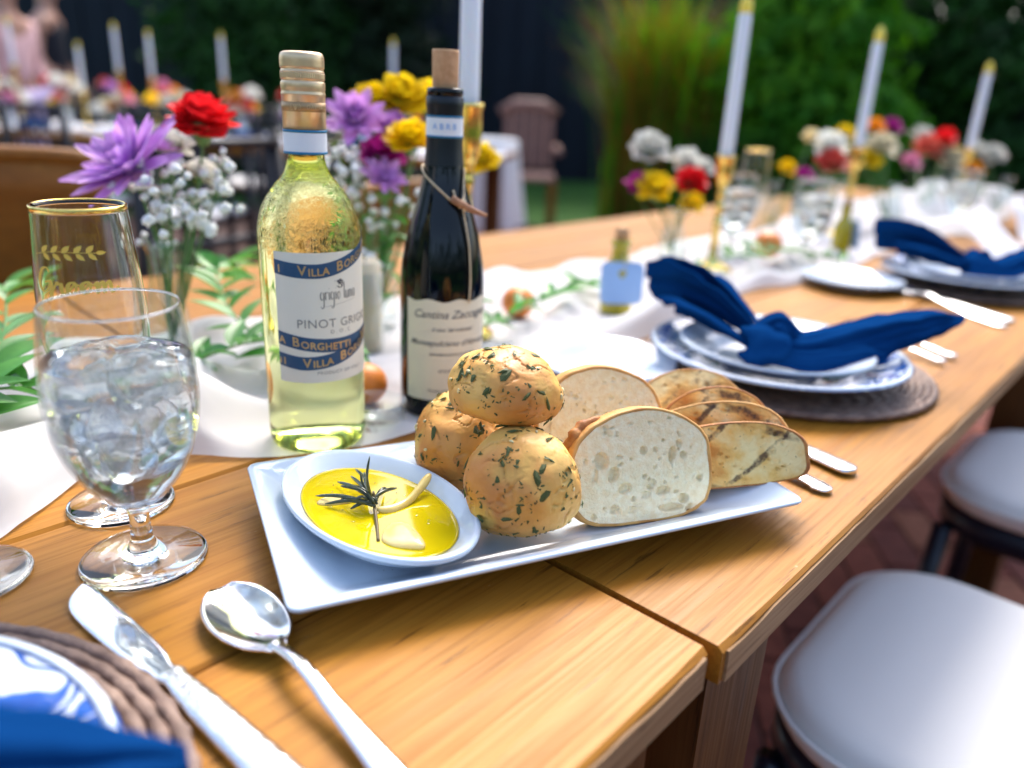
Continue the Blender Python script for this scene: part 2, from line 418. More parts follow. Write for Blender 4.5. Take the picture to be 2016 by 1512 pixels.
def box(x0, x1, y0, y1, z0, z1, ch=0.0):
    if not ch:
        V = [(x, y, z) for z in (z0, z1) for x, y in ((x0, y0), (x1, y0), (x1, y1), (x0, y1))]
        return V, [[3, 2, 1, 0], [4, 5, 6, 7], [0, 1, 5, 4], [1, 2, 6, 5], [2, 3, 7, 6], [3, 0, 4, 7]]
    V = []
    for z, c in ((z0, ch), (z0 + ch, 0), (z1 - ch, 0), (z1, ch)):
        V += [(x0 + c, y0 + c, z), (x1 - c, y0 + c, z), (x1 - c, y1 - c, z), (x0 + c, y1 - c, z)]
    Fc = [[3, 2, 1, 0], [12, 13, 14, 15]]
    for k in range(3):
        for i in range(4):
            j = (i + 1) % 4; Fc.append([k * 4 + i, k * 4 + j, k * 4 + 4 + j, k * 4 + 4 + i])
    return V, Fc
def loft(rings, cap0=True, cap1=True):
    n = len(rings[0]); V = [p for r in rings for p in r]; Fc = []
    for k in range(len(rings) - 1):
        for i in range(n):
            j = (i + 1) % n; Fc.append([k * n + i, k * n + j, (k + 1) * n + j, (k + 1) * n + i])
    if cap0: Fc.append(list(range(n))[::-1])
    if cap1: Fc.append([(len(rings) - 1) * n + i for i in range(n)])
    return V, Fc
def grid(nu, nv, fn):
    V = [fn(i / nu, j / nv) for i in range(nu + 1) for j in range(nv + 1)]
    return V, [[i * (nv + 1) + j, (i + 1) * (nv + 1) + j, (i + 1) * (nv + 1) + j + 1, i * (nv + 1) + j + 1] for i in range(nu) for j in range(nv)]
def rrect(hx, hy, r, n=6):
    out = []
    for cx, cy_, a0 in ((hx - r, hy - r, 0), (-hx + r, hy - r, PI / 2), (-hx + r, -hy + r, PI), (hx - r, -hy + r, 1.5 * PI)):
        for i in range(n + 1):
            a = a0 + i / n * PI / 2; out.append((cx + r * math.cos(a), cy_ + r * math.sin(a)))
    return out
def sphere(r=1, nu=16, nv=10, sx=1, sy=1, sz=1):
    V, Fc = lathe([(math.sin(PI * i / nv) * r if 0 < i < nv else 0, -math.cos(PI * i / nv) * r) for i in range(nv + 1)], nu)
    return [(x * sx, y * sy, z * sz) for x, y, z in V], Fc
def nz(p, s=1.0, o=0.0): return noise.noise(Vector(p) * s + Vector((o, o * .7, -o)))
def solid(o, th, sub=0):
    m = o.modifiers.new('thickness', 'SOLIDIFY'); m.thickness = th; m.offset = 0
    if sub: s = o.modifiers.new('smooth', 'SUBSURF'); s.levels = sub; s.render_levels = sub
    return o
def text_vf(s, size, shear=0, align='CENTER', bold=0, space=1.0):
    c = bpy.data.curves.new('lettering', 'FONT'); c.body = s; c.size = size; c.shear = shear; c.align_x = align; c.align_y = 'CENTER'
    c.offset = bold; c.space_character = space; c.resolution_u = 3
    o = bpy.data.objects.new('lettering', c); me = bpy.data.meshes.new_from_object(o)
    V = [tuple(v.co) for v in me.vertices]; Fc = [list(p.vertices) for p in me.polygons]
    bpy.data.objects.remove(o); bpy.data.curves.remove(c); bpy.data.meshes.remove(me)
    return V, Fc
def stroke(pts, w, k=6):
    """flat calligraphic ribbon in 2-D: heavier on downstrokes"""
    q = spline([(p[0], p[1], 0) for p in pts], k); V, Fc = [], []
    for i, p in enumerate(q):
        a, b = Vector(q[max(i - 1, 0)]), Vector(q[min(i + 1, len(q) - 1)])
        d = (b - a).normalized() if (b - a).length > 0 else Vector((1, 0, 0))
        ww = w * (.35 + .9 * max(0, abs(d.y)) * (1 if d.y < 0 else .35))
        nrm = Vector((-d.y, d.x, 0)) * ww / 2
        V += [tuple(Vector(p) + nrm), tuple(Vector(p) - nrm)]
    for i in range(len(q) - 1): Fc.append([2 * i, 2 * i + 1, 2 * i + 3, 2 * i + 2])
    return V, Fc
def bend(vf, rfun, a0, z0, off=.0004, zfun=None):
    V = []
    for x, y, *_ in vf[0]:
        z = z0 + y
        r0 = rfun(z0) ; a = a0 + x / r0
        if zfun: z += zfun(a - a0)
        r = rfun(z) + off
        V.append((r * math.cos(a), r * math.sin(a), z))
    return V, vf[1]
def patch(rfun, a0, a1, zlo, zhi, off, nu=30, nv=8):
    def fn(u, v):
        a = a0 + (a1 - a0) * u
        lo = zlo(a) if callable(zlo) else zlo; hi = zhi(a) if callable(zhi) else zhi
        z = lo + (hi - lo) * v; r = rfun(z) + off
        return (r * math.cos(a), r * math.sin(a), z)
    return grid(nu, nv, fn)
def interp(prof):
    zs = [p[1] for p in prof]; rs = [p[0] for p in prof]
    return lambda z: float(np.interp(z, zs, rs))
def basis(origin, xdir, up):
    x = Vector(xdir).normalized(); z = Vector(up); z = (z - x * z.dot(x)).normalized(); y = z.cross(x)
    return Matrix(((x.x, y.x, z.x, origin[0]), (x.y, y.y, z.y, origin[1]), (x.z, y.z, z.z, origin[2]), (0, 0, 0, 1)))

# ------------------------------------------------------------------ the setting
g = mk('ground', grid(40, 40, lambda u, v: ((u - .5) * 240, (v - .5) * 240, -.03)), 'lawn'); tag(g, kind='structure')
patio = mk('patio', box(-5, 5.2, -5, 6.6, -.06, 0, .004), 'mortar'); tag(patio, kind='structure')
brick_me = []
for i, mname in enumerate(('brick_a', 'brick_b', 'brick_c')):
    brick_me.append(mesh_data('brick', *box(-.0965, .0965, -.0465, .0465, -.01, .006, .003), mname, False))
ca, sa = math.cos(.62), math.sin(.62)
cnt = 0; rest = [[], [], []]
for i in range(-30, 60):
    for j in range(-60, 70):
        bx_, by_ = i * .2 + (.1 if j % 2 else 0), j * .1
        x, y = bx_ * ca - by_ * sa, bx_ * sa + by_ * ca
        # the strip of paving that shows beside and below the near edge of the table
        if .45 < x < 2.6 and -.15 < y < .62 and y < .25 + .45 * x and cnt < 290:
            put('brick', brick_me[rnd.choice((0, 0, 1, 2, 2))], patio, (x, y, rnd.uniform(-.001, .001)), (rnd.uniform(-.01, .01), rnd.uniform(-.01, .01), .62)); cnt += 1
        elif -2.2 < x < 4.6 and -2 < y < 4.5:
            rest[(i * 7 + j * 13 + i * j) % 3].append(xf(box(-.0965, .0965, -.0465, .0465, -.01, .006, .003), Matrix.Translation((x, y, 0)) @ Matrix.Rotation(.62, 4, 'Z')))
for q, mname in enumerate(('brick_a', 'brick_b', 'brick_c')):
    o = mk('bricks', join(*rest[q]), mname, patio, False, False); o['kind'] = 'stuff'

def leaf_cloud(blobs, n, size, seed, flat=.5):
    r = np.random.default_rng(seed); V = np.zeros((n * 4, 3))
    blobs = np.array(blobs, float); w = blobs[:, 3] * blobs[:, 4] * blobs[:, 5]; idx = r.choice(len(blobs), n, p=w / w.sum())
    d = r.normal(size=(n, 3)); d /= np.linalg.norm(d, axis=1)[:, None]
    rad = r.uniform(.35, 1, n) ** .5 * (1 + .12 * np.sin(d[:, 0] * 7 + idx) + .1 * np.sin(d[:, 2] * 9 + 2 * idx))
    c = blobs[idx, :3] + d * blobs[idx, 3:6] * rad[:, None]
    a = r.normal(size=(n, 3)); a /= np.linalg.norm(a, axis=1)[:, None]
    b = np.cross(a, d + .4 * r.normal(size=(n, 3))); b /= np.linalg.norm(b, axis=1)[:, None] + 1e-9
    s = size * r.uniform(.6, 1.4, n)[:, None]
    V[0::4] = c + a * s; V[1::4] = c + b * s * flat; V[2::4] = c - a * s; V[3::4] = c - b * s * flat
    return V.tolist(), np.arange(n * 4).reshape(n, 4).tolist()
def shrub(label, x, y, h, rx, ry, mat, n, seed, group, size=.055, cat='shrub'):
    t = thing('evergreen_shrub', label, cat, (x, y, -.03), 0, group)
    rr = random.Random(seed); blobs = []
    for k in range(16):
        z = h * (.12 + .82 * k / 15); f = 1 - .45 * (z / h) ** 2
        a = rr.uniform(0, 6.28)
        blobs.append((math.cos(a) * rx * .35 * f, math.sin(a) * ry * .35 * f, z, rx * .72 * f, ry * .72 * f, h * .13))
    mk('foliage', leaf_cloud(blobs, n, size, seed), mat, t, fix=False)
    mk('trunk', tube([(0, 0, 0), (.03, .02, h * .4), (-.02, .03, h * .85)], [.07, .05, .015], 8), 'bark', t)
    for k in range(4):
        a = k * 1.7; mk('branch', tube([(0, 0, h * (.15 + .15 * k)), (math.cos(a) * rx * .5, math.sin(a) * ry * .5, h * (.27 + .15 * k))], [.03, .008], 6), 'bark', t)
    return t
def dirpx(px, d):   # ground position at camera depth d in the direction of an image column (level ray)
    v = Vector(ax[0]) * ((px - 1008) / 1514 * d) - Vector(ax[2]) * d
    return v.x, v.y
shrubs = [
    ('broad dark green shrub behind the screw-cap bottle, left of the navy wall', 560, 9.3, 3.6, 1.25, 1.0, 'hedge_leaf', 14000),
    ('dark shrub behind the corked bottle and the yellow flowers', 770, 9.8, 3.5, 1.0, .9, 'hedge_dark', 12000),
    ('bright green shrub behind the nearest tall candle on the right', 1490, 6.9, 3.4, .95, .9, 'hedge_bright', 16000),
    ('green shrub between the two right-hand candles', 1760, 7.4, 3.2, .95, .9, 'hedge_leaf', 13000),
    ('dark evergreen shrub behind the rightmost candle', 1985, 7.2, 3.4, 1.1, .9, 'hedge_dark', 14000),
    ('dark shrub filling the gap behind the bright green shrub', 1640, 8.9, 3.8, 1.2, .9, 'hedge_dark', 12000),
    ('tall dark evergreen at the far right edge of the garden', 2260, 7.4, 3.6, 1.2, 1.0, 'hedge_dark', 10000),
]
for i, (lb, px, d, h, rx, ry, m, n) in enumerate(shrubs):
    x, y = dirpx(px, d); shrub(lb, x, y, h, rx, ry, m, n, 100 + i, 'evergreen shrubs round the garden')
def grass_clump(label, px, d, h, spread, n, seed, mats=('grass_tan', 'hedge_bright')):
    x, y = dirpx(px, d); t = thing('ornamental_grass', label, 'plant', (x, y, -.03), 0, 'ornamental grasses')
    r = random.Random(seed)
    for q, mname in enumerate(mats):
        V, Fc = [], []
        for k in range(n):
            a = r.uniform(0, 6.28); l = h * r.uniform(.6, 1.1); s = spread * r.uniform(.2, 1)
            bx0, by0 = r.gauss(0, .12), r.gauss(0, .12); dx, dy = math.cos(a), math.sin(a); w = r.uniform(.008, .016)
            k0 = len(V)
            for u in (0, .35, .65, .85, 1):
                px_, py_ = bx0 + dx * s * u ** 2, by0 + dy * s * u ** 2; z = l * (u - .25 * u ** 3)
                ww = w * (1 - u * .85); V += [(px_ - dy * ww, py_ + dx * ww, z), (px_ + dy * ww, py_ - dx * ww, z)]
            for u in range(4): Fc.append([k0 + 2 * u, k0 + 2 * u + 1, k0 + 2 * u + 3, k0 + 2 * u + 2])
        o = mk('blades', (V, Fc), mname, t, fix=False); o['kind'] = 'stuff'
    return t
grass_clump('tall tan and green ornamental grass right of the navy wall', 1225, 7.4, 2.4, .8, 700, 1)
grass_clump('olive ornamental grass beside the bright green shrub', 1320, 7.2, 2.1, .7, 500, 2)
grass_clump('low green ornamental grass behind the white ball flower', 1390, 6.4, 1.2, .55, 500, 3, ('hedge_leaf', 'hedge_leaf'))

rr_b = random.Random(4); blobs = []  # unseen tree belt behind the viewer, added to darken reflections in bottle and cutlery
for k in range(26):
    a = math.radians(150 + k * 7.2); d_ = 9 + rr_b.uniform(-1, 1); blobs.append((math.sin(a) * d_, math.cos(a) * d_, rr_b.uniform(1.0, 2.4), 1.5, 1.5, 1.7))
tag(mk('added_tree_belt', leaf_cloud(blobs, 9000, .16, 77), 'hedge_leaf', fix=False), 'unseen band of trees added behind the viewer to darken reflections', 'trees', kind='stuff')
# navy building behind everything
bx0, by0 = dirpx(180, 12.2); bx1, by1 = dirpx(1330, 12.2)
bdir = Vector((bx1 - bx0, by1 - by0, 0)); L = bdir.length
bt = thing('navy_building', 'dark navy building wall at the back of the garden', 'building', (bx0, by0, -.03), math.atan2(bdir.y, bdir.x))
mk('wall', box(-2.5, L + 1.5, .05, .5, 0, 5), 'navy_wall', bt, False)
board = mesh_data('wall_board', *box(-.16, .16, -.012, .05, 0, 4.95, .004), 'navy_wall', False)
n = int((L + 4) / .345)
for i in range(n): put('wall_board', board, bt, (-2.3 + i * .345, 0, 0))
mk('door', box(3.6, 4.6, -.03, .03, .05, 2.2, .006), 'slate', bt, False)

# ------------------------------------------------------------------ tables
def table(label, x0, x1, y0, y1, seams, legs):
    t = thing('farm_table', label, 'table', ((x0 + x1) / 2, (y0 + y1) / 2, 0))
    cx, cy_ = (x0 + x1) / 2, (y0 + y1) / 2
    edges = [y0] + seams + [y1]
    for a, b in zip(edges, edges[1:]):
        g_ = .0011
        nseg = 60
        # plank with softly eased, slightly wavy edges
        secs = []
        for i in range(nseg + 1):
            x = x0 + (x1 - x0) * i / nseg - cx
            w = lambda s: .0007 * nz((x * 9, s, 0), 1, a * 50)
            ya, yb = a + g_ - cy_ + w(1), b - g_ - cy_ + w(5); c = .0022 if i not in (0, nseg) else .0035
            xx = x + (.002 if i == 0 else -.002 if i == nseg else 0) * 0
            zz = T + .0002 * nz((x * 4, a * 30, 0))
            secs.append([(xx, ya, zz - .024), (xx, yb, zz - .024), (xx, yb, zz - c), (xx, yb - c, zz), (xx, ya + c, zz), (xx, ya, zz - c)])
        mk('plank', loft(secs), 'table_wood', t, False)
    secs = []
    for i in range(161):
        x = x0 + .004 + (x1 - x0 - .008) * i / 160 - cx; zt = T - .0034 - .0016 * max(0, nz((x * 22, 3, 1)) * 2) - .0008 * nz((x * 90, 1, 5)); ya = y0 - cy_
        secs.append([(x, ya + .004, T - .0232), (x, ya + .004, zt), (x, ya - .0005, zt), (x, ya - .0009, zt - .002), (x, ya - .0009, T - .0232)])
    mk('edge_band', loft(secs), 'table_edge', t, False)
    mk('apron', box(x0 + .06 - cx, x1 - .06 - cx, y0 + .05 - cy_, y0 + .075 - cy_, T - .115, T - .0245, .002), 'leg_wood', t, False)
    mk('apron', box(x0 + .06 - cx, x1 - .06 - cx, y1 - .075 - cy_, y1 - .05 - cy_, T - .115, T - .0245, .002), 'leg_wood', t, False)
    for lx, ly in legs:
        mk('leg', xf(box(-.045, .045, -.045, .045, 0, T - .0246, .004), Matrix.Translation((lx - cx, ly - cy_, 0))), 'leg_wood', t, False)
    return t
seams = [.311, .496, .681, .866, 1.010]
table('near honey-brown plank table holding the bread platter and glasses', -1.45, .3255, .139, 1.15, seams, [(.255, .20), (.255, 1.08), (-1.38, .2), (-1.38, 1.08)])
table('far honey-brown plank table with the blue napkins, butted end to end', .3315, 3.35, .1335, 1.148, seams, [(.41, .20), (.41, 1.08), (3.27, .2), (3.27, 1.08), (1.8, .2), (1.8, 1.08)])
t2c = (2.12, 4.35)
def bg_table(label, cx, cy_, ang, hl, hw):
    t = thing('banquet_table', label, 'table', (cx, cy_, 0), ang)
    for k in range(5):
        a = -hw + 2 * hw * k / 5; mk('plank', box(-hl, hl, a + .001, a + 2 * hw / 5 - .001, T - .03, T, .003), 'table_wood', t, False)
    for sx in (-1, 1):
        for sy in (-1, 1): mk('leg', box(sx * (hl - .1) - .04, sx * (hl - .1) + .04, sy * (hw - .1) - .04, sy * (hw - .1) + .04, 0, T - .0305), 'leg_wood', t, False)
    return t
T2A = math.atan2(-2.02, 1.06)
bg_table('second long plank table with flowers and candles in the background', t2c[0], t2c[1], T2A, 1.75, .45)
def on_t2(s, w=0):   # along / across the background table
    return t2c[0] + math.cos(T2A) * s - math.sin(T2A) * w, t2c[1] + math.sin(T2A) * s + math.cos(T2A) * w

# ------------------------------------------------------------------ white runner
flats = [(.328, .5, .06), (.451, .487, .055), (.63, .63, .05), (.32, .74, .05), (.565, .725, .05), (1.241, .7255, .05), (.867, .585, .045),
         (1.483, .557, .05), (1.55, .7, .05), (1.25, .65, .05), (1.88, .65, .05), (2.80, .63, .05), (.169, .497, .05), (.152, .422, .05), (.075, .468, .05),
         (.40, .53, .045), (.73, .645, .04), (.50, .66, .045)]
def runner_fn(u, v):
    x = -.55 + 3.75 * u
    yc = .66 + .03 * nz((x * 2.2, 3, 0)) ; hw = .165 + .035 * nz((x * 3.1, 8, 0))
    front = yc - hw; front += -.05 * math.exp(-((x - .40) / .10) ** 2) + .055 * math.exp(-((x - .19) / .06) ** 2) - .015 * math.exp(-((x - .06) / .05) ** 2)
    y = front + (yc + hw - front) * v
    fold = .5 + .5 * math.sin(y * 60 + 5.0 * nz((x * 3, y * 3, 2)) + x * 4)
    fold2 = .5 + .5 * math.sin((x * .8 - y) * 34 + 4 * nz((x * 4, y * 4, 7)))
    z = .020 * fold ** 2 * (.4 + .6 * (nz((x * 2.5, y * 5, 4)) + .5)) + .012 * fold2 ** 2
    z += .040 * math.exp(-((x - .10) / .12) ** 2 - ((v - .16) / .14) ** 2)
    z += .030 * math.exp(-((x - .27) / .05) ** 2 - ((v - .30) / .2) ** 2)
    z += .035 * math.exp(-((x - .88) / .10) ** 2 - ((v - .05) / .13) ** 2)
    z += (.05 * math.exp(-((x - 2.3) / .18) ** 2) + .07 * math.exp(-((x - 2.95) / .22) ** 2)) * (.5 + .5 * math.sin(x * 25 + y * 9))
    edge = min(1, v / .04, (1 - v) / .04); z *= .25 + .75 * edge
    m = 1
    for fx, fy, r in flats:
        d = math.hypot(x - fx, y - fy); m = min(m, max(0, min(1, (d - r * .75) / (r * .8))))
    return (x, y, T + .0013 + max(z, 0) * m)
rn = mk('table_runner', grid(420, 64, runner_fn), 'runner_cloth', fix=False)
tag(rn, 'sheer white cloth runner lying rumpled along the middle of the tables', 'table runner')

# ------------------------------------------------------------------ chairs
def cushion_vf(hx, hy, z0, th, r=.11):
    rings = []
    for f, z in ((.90, z0), (.97, z0 + th * .12), (1, z0 + th * .4), (.995, z0 + th * .62), (.96, z0 + th * .85), (.91, z0 + th * .97), (.80, z0 + th * 1.02), (.5, z0 + th * 1.06), (.2, z0 + th * 1.07)):
        rings.append([(x, y, z) for x, y in rrect(hx * f, hy * f, r * f, 8)])
    return loft(rings)
def near_chair(label, x, y):
    t = thing('dining_chair', label, 'chair', (x, y, 0), 0, 'white cushioned chairs along the near side')
    c = mk('cushion', cushion_vf(.205, .205, .415, .05), 'cushion', t)
    mk('piping', tube([(px, py, .446) for px, py in rrect(.207, .207, .11, 8)] + [(.207, .097, .446)], .0028, 6), 'cushion', c)
    mk('seat_frame', loft([[(px, py, z) for px, py in rrect(.20 * f, .20 * f, .10, 8)] for f, z in ((.96, .375), (1, .38), (1, .41), (.96, .414))]), 'navy_paint', t)
    for sx in (-1, 1):
        for sy in (-1, 1):
            top = .375 if sy > 0 else .92
            mk('leg', tube([(sx * .18, sy * .18 - (.03 if sy < 0 else -.01), 0), (sx * .175, sy * .175, .38)] + ([(sx * .17, -.215, .92)] if sy < 0 else []), .016, 8), 'navy_paint', t)
        mk('stretcher', tube([(sx * .178, -.18, .2), (sx * .178, .18, .2)], .009, 6), 'navy_paint', t)
    for z in (.58, .90): mk('back_rail', tube([(-.172, -.2, z), (0, -.225, z), (.172, -.2, z)], .013, 8), 'navy_paint', t)
    for k in range(5): mk('spindle', tube([(-.12 + k * .06, -.212, .58), (-.12 + k * .06, -.22, .9)], .007, 6), 'navy_paint', t)
    return t
near_chair('white cushioned chair tucked in at the bottom right, nearest to us', .840, .025)
near_chair('white cushioned chair further along, at the right edge', 1.525, .035)
def dark_chair():
    t = thing('chiavari_chair', 'x', 'chair', (0, 0, 0), 0, 'dark banquet chairs at the second table')
    mk('cushion', cushion_vf(.19, .19, .43, .035, .06), 'cushion', t)
    mk('seat_frame', box(-.2, .2, -.2, .2, .40, .428, .006), 'black_paint', t, False)
    for sx in (-1, 1):
        for sy in (-1, 1):
            mk('leg', tube([(sx * .19, sy * .19, 0), (sx * .185, sy * .185, .42)] + ([(sx * .175, -.215, .93)] if sy < 0 else []), .015, 8), 'black_paint', t)
    for z in (.56, .68, .90): mk('back_rail', tube([(-.175, -.2, z), (.175, -.2, z)], .012, 6), 'black_paint', t)
    for k in range(6): mk('spindle', tube([(-.15 + k * .06, -.2, .56), (-.15 + k * .06, -.208, .9)], .008, 6), 'black_paint', t)
    return t
proto = dark_chair(); first = True
cl = ['first dark spindle-back chair from the left at the second table', 'second dark spindle-back chair from the left at the second table',
      'dark spindle-back chair behind the red carnation', 'dark spindle-back chair behind the neck of the screw-cap bottle',
      'dark spindle-back chair hidden behind the yellow flowers']
for k in range(5):
    o = proto if k == 0 else copy_tree(proto)
    x, y = on_t2(-1.55 + k * .66, -.62); o.location = (x, y, 0); o.rotation_euler = (0, 0, T2A + rnd.uniform(-.08, .08)); o['label'] = cl[k]
cl = ['dark spindle-back chair on the far side of the second table, leftmost', 'dark spindle-back chair on the far side of the second table, in the middle',
      'dark spindle-back chair on the far side of the second table, rightmost']
for k in range(3):
    o = copy_tree(proto); x, y = on_t2(-1.2 + k * 1.05, .62); o.location = (x, y, 0); o.rotation_euler = (0, 0, T2A + PI); o['label'] = cl[k]
o = copy_tree(proto); o.location = (.90, 1.50, 0); o.rotation_euler = (0, 0, PI + .12)
o['label'] = 'dark spindle-back chair across our table, behind the white baby\'s breath'; o['group'] = 'dark chairs across our table'
def wood_chair(label, x, y, rz, top=.905):
    t = thing('wooden_chair', label, 'chair', (x, y, 0), rz, 'honey-brown wooden chairs on the far side')
    def bk(u, v):
        a = (u - .5) * .46; return (a, .06 * math.cos(u * PI - PI / 2) - .02 - .02 * v, .50 + (top - .50) * v - .012 * (2 * u - 1) ** 4)
    solid(mk('backrest', grid(24, 8, bk), 'chair_wood', t), .02)
    mk('top_rail', tube([tuple(Vector(bk(u / 12, 1)) + Vector((0, 0, .004))) for u in range(13)], .014, 8), 'chair_wood', t)
    mk('seat', cushion_vf(.215, .2, .44, .03, .05), 'chair_wood', t, loc=(0, -.2, 0))
    for sx in (-1, 1):
        for yy in (-.03, -.37): mk('leg', tube([(sx * .19, yy, 0), (sx * .185, yy, .45)] + ([(sx * .20, -.01, .6)] if yy > -.1 else []), .018, 8), 'chair_wood', t)
    return t
wood_chair('honey-brown wooden chair across the table, behind the gold-rimmed glass', .27, 1.36, .05)
wood_chair('honey-brown wooden chair across the table, seen between the two bottles', 1.28, 1.55, .1, .80)
t = thing('garden_chair', 'pinkish-brown slatted garden chair standing far off on the lawn', 'chair', (*dirpx(1015, 7.4), -.03), math.atan2(-.62, -.7) + PI / 2)
mk('seat', box(-.25, .25, -.25, .25, .42, .46, .01), 'wicker', t, False)
for k in range(5): mk('back_slat', box(-.21 + k * .09, -.14 + k * .09, .22, .25, .5, .96 + .03 * (2 - abs(k - 2)), .005), 'wicker', t, False)
mk('top_rail', tube([(-.25, .235, .95), (-.12, .235, 1.03), (.12, .235, 1.03), (.25, .235, .95)], .045, 10), 'wicker', t)
for sx in (-1, 1):
    mk('arm', tube([(sx * .25, .23, .68), (sx * .27, -.2, .66)], .03, 8), 'wicker', t)
    for yy in (-.22, .23): mk('leg', box(sx * .23 - .03, sx * .23 + .03, yy - .03, yy + .03, 0, .42, .005), 'chair_wood', t, False)
# small cloth-covered table behind the gold candlestick
xx, yy = dirpx(925, 5.6)
t = thing('cocktail_table', 'small round table under a white cloth, behind the gold candlestick', 'table', (xx, yy, 0))
def drape(u, v):
    a = 2 * PI * u; r = .27 * min(1, v * 2) + (.05 + .03 * math.sin(a * 7)) * max(0, v - .5) * 2
    z = .78 if v <= .5 else .78 - (v - .5) * 2 * .55
    return (r * math.cos(a), r * math.sin(a), z)
mk('tablecloth', grid(56, 16, drape), 'napkin_white', t); mk('tabletop', lathe([(0, .75), (.265, .75), (.265, .775), (0, .775)], 32), 'leg_wood', t)
mk('pedestal', lathe([(0, 0), (.2, 0), (.2, .02), (.03, .05), (.03, .75), (0, .75)], 20), 'black_paint', t)

# ------------------------------------------------------------------ white wine bottle (screw cap)
WB = (.328, .501); CAMANG = lambda p: math.atan2(-p[1], -p[0])
t = thing('white_wine_bottle', 'chilled screw-cap bottle of pale wine with blue-banded label, left of the corked bottle', 'wine bottle', (*WB, T + .002))
body = [(0, .013), (.012, .0125), (.022, .009), (.029, .002), (.033, 0), (.0358, .0015), (.0375, .006), (.0378, .012), (.0378, .160)]
sh = smooth_prof([(.0378, .160), (.0374, .170), (.0352, .1815), (.0305, .192), (.0235, .2015), (.0170, .2095), (.0137, .218), (.0130, .226), (.0130, .240)], 5)
prof = body + sh[1:] + [(.0130, .284), (0, .284)]
cav = [(0, .2105), (.0095, .2112), (.0108, .2125), (.0105, .226), (.0105, .278), (0, .279)]
v1 = mesh_data('tmp', *lathe(prof, 64), None, True, True); v2 = mesh_data('tmp', *lathe(cav, 32), None, True, True, True)
vf = join(([tuple(v.co) for v in v1.vertices], [list(p.vertices) for p in v1.polygons]), ([tuple(v.co) for v in v2.vertices], [list(p.vertices) for p in v2.polygons]))
bpy.data.meshes.remove(v1); bpy.data.meshes.remove(v2)
mk('glass_body', vf, 'wine', t, fix=False)
wr = interp([(r, z) for r, z in prof[4:-1]])
A0 = CAMANG(WB)
la0, la1 = A0 - math.radians(42), A0 + math.radians(104); lac = A0 + math.radians(31)
lab = mk('label', patch(wr, la0, la1, .0605, .1585, .00035, 48, 10), 'paper', t)
def zb1(a): d = a - A0; return .1465 - .0035 * math.cos((d - .05) * 1.7) + .006 * max(0, d - .1) ** 1.5 + .0022
def band(lo, hi): return patch(wr, la0, la1, lo, hi, .00055, 48, 3)
def zb2(a): d = a - la0; return .0935 - .0060 * math.sin(min(d, 2.4) * 1.30) + .0015
def zb3(a): d = a - la0; return .0785 - .0040 * math.sin(d * 1.6) + .0062 * max(0, d - .45) ** 1.3
BH = .0052
for zf in (zb1, zb2, zb3):
    mk('label_band', band(lambda a, f=zf: f(a) - BH, lambda a, f=zf: f(a) + BH), 'print_blue', lab, fix=False)
def clip(vf, x0, x1):
    keep = [f for f in vf[1] if all(x0 <= vf[0][i][0] <= x1 for i in f)]
    return vf[0], keep
def small_caps(s):
    """words in capitals with larger initials, laid out by hand"""
    parts = []; x = 0
    for w in s.split(' '):
        for k, (txt, sz) in enumerate(((w[:1], .0098), (w[1:], .0076))):
            if not txt: continue
            v = text_vf(txt, sz, 0, 'LEFT', .00016, 1.06); ww = max(p[0] for p in v[0])
            dy = (0 if k == 0 else -.0009)
            parts.append(([(a + x, b + dy, 0) for a, b, c in v[0]], v[1])); x += ww + .0009
        x += .0042
    return join(*parts), x
def ribbon_text(s, zf, start):
    (V, Fc), w = small_caps(s)
    out = []
    V2 = []
    for x, y, _ in V:
        a = la0 + start + x / .0378
        z = zf(a) + y; V2.append(((wr(z) + .00085) * math.cos(a), (wr(z) + .00085) * math.sin(a), z))
    ang = [la0 + start + v[0] / .0378 for v in V]
    return V2, [f for f in Fc if all(la0 + .01 < ang[i] < la1 - .01 for i in f)]
full = 'VILLA BORGHETTI   VILLA BORGHETTI'
mk('lettering', ribbon_text('BORGHETTI   VILLA BORGHETTI', zb1, -1.05), 'print_gold', lab, False, False)
mk('lettering', ribbon_text('VILLA BORGHETTI   VILLA BORGHETTI', zb2, -.42), 'print_gold', lab, False, False)
mk('lettering', ribbon_text('BORGHETTI   VILLA BORGHETTI', zb3, -1.03), 'print_gold', lab, False, False)
mk('lettering', bend(text_vf('PINOT GRIGIO', .0092, 0, 'CENTER', 0, 1.08), wr, lac, .1060, .0006), 'print_grey', lab, False, False)
mk('lettering', bend(text_vf('D . O . C', .0040, 0, 'CENTER', 0, 1.1), wr, lac, .0995, .0006), 'print_grey', lab, False, False)
mk('lettering', bend(text_vf('PRODUCT OF ITALY', .0036, 0, 'CENTER', 0, 1.2), wr, lac, .0680, .0006), 'print_grey', lab, False, False)
# tall thin handwritten 'grigio luna'
gl = {'g': [[(.8, .9), (.3, 1), (.05, .5), (.3, 0), (.75, .3), (.8, .9)], [(.8, .9), (.78, -.7), (.4, -1.1), (.1, -.8)]], 'r': [[(.1, 1), (.15, 0)], [(.13, .6), (.35, 1), (.6, .9)]],
      'i': [[(.2, 1), (.25, 0)], [(.2, 1.4), (.22, 1.5)]], 'o': [[(.45, 1), (.1, .6), (.3, 0), (.7, .3), (.65, .8), (.45, 1)]], 'l': [[(.15, 2.1), (.2, 0)]],
      'u': [[(.1, 1), (.15, .1), (.5, 0), (.7, 1)], [(.7, 1), (.72, 0)]], 'n': [[(.1, 1), (.13, 0)], [(.13, .7), (.45, 1), (.65, .7), (.68, 0)]],
      'a': [[(.7, .9), (.3, 1), (.08, .5), (.3, 0), (.68, .3), (.7, 1)], [(.7, 1), (.78, 0)]], ' ': []}
segs = []; x = 0
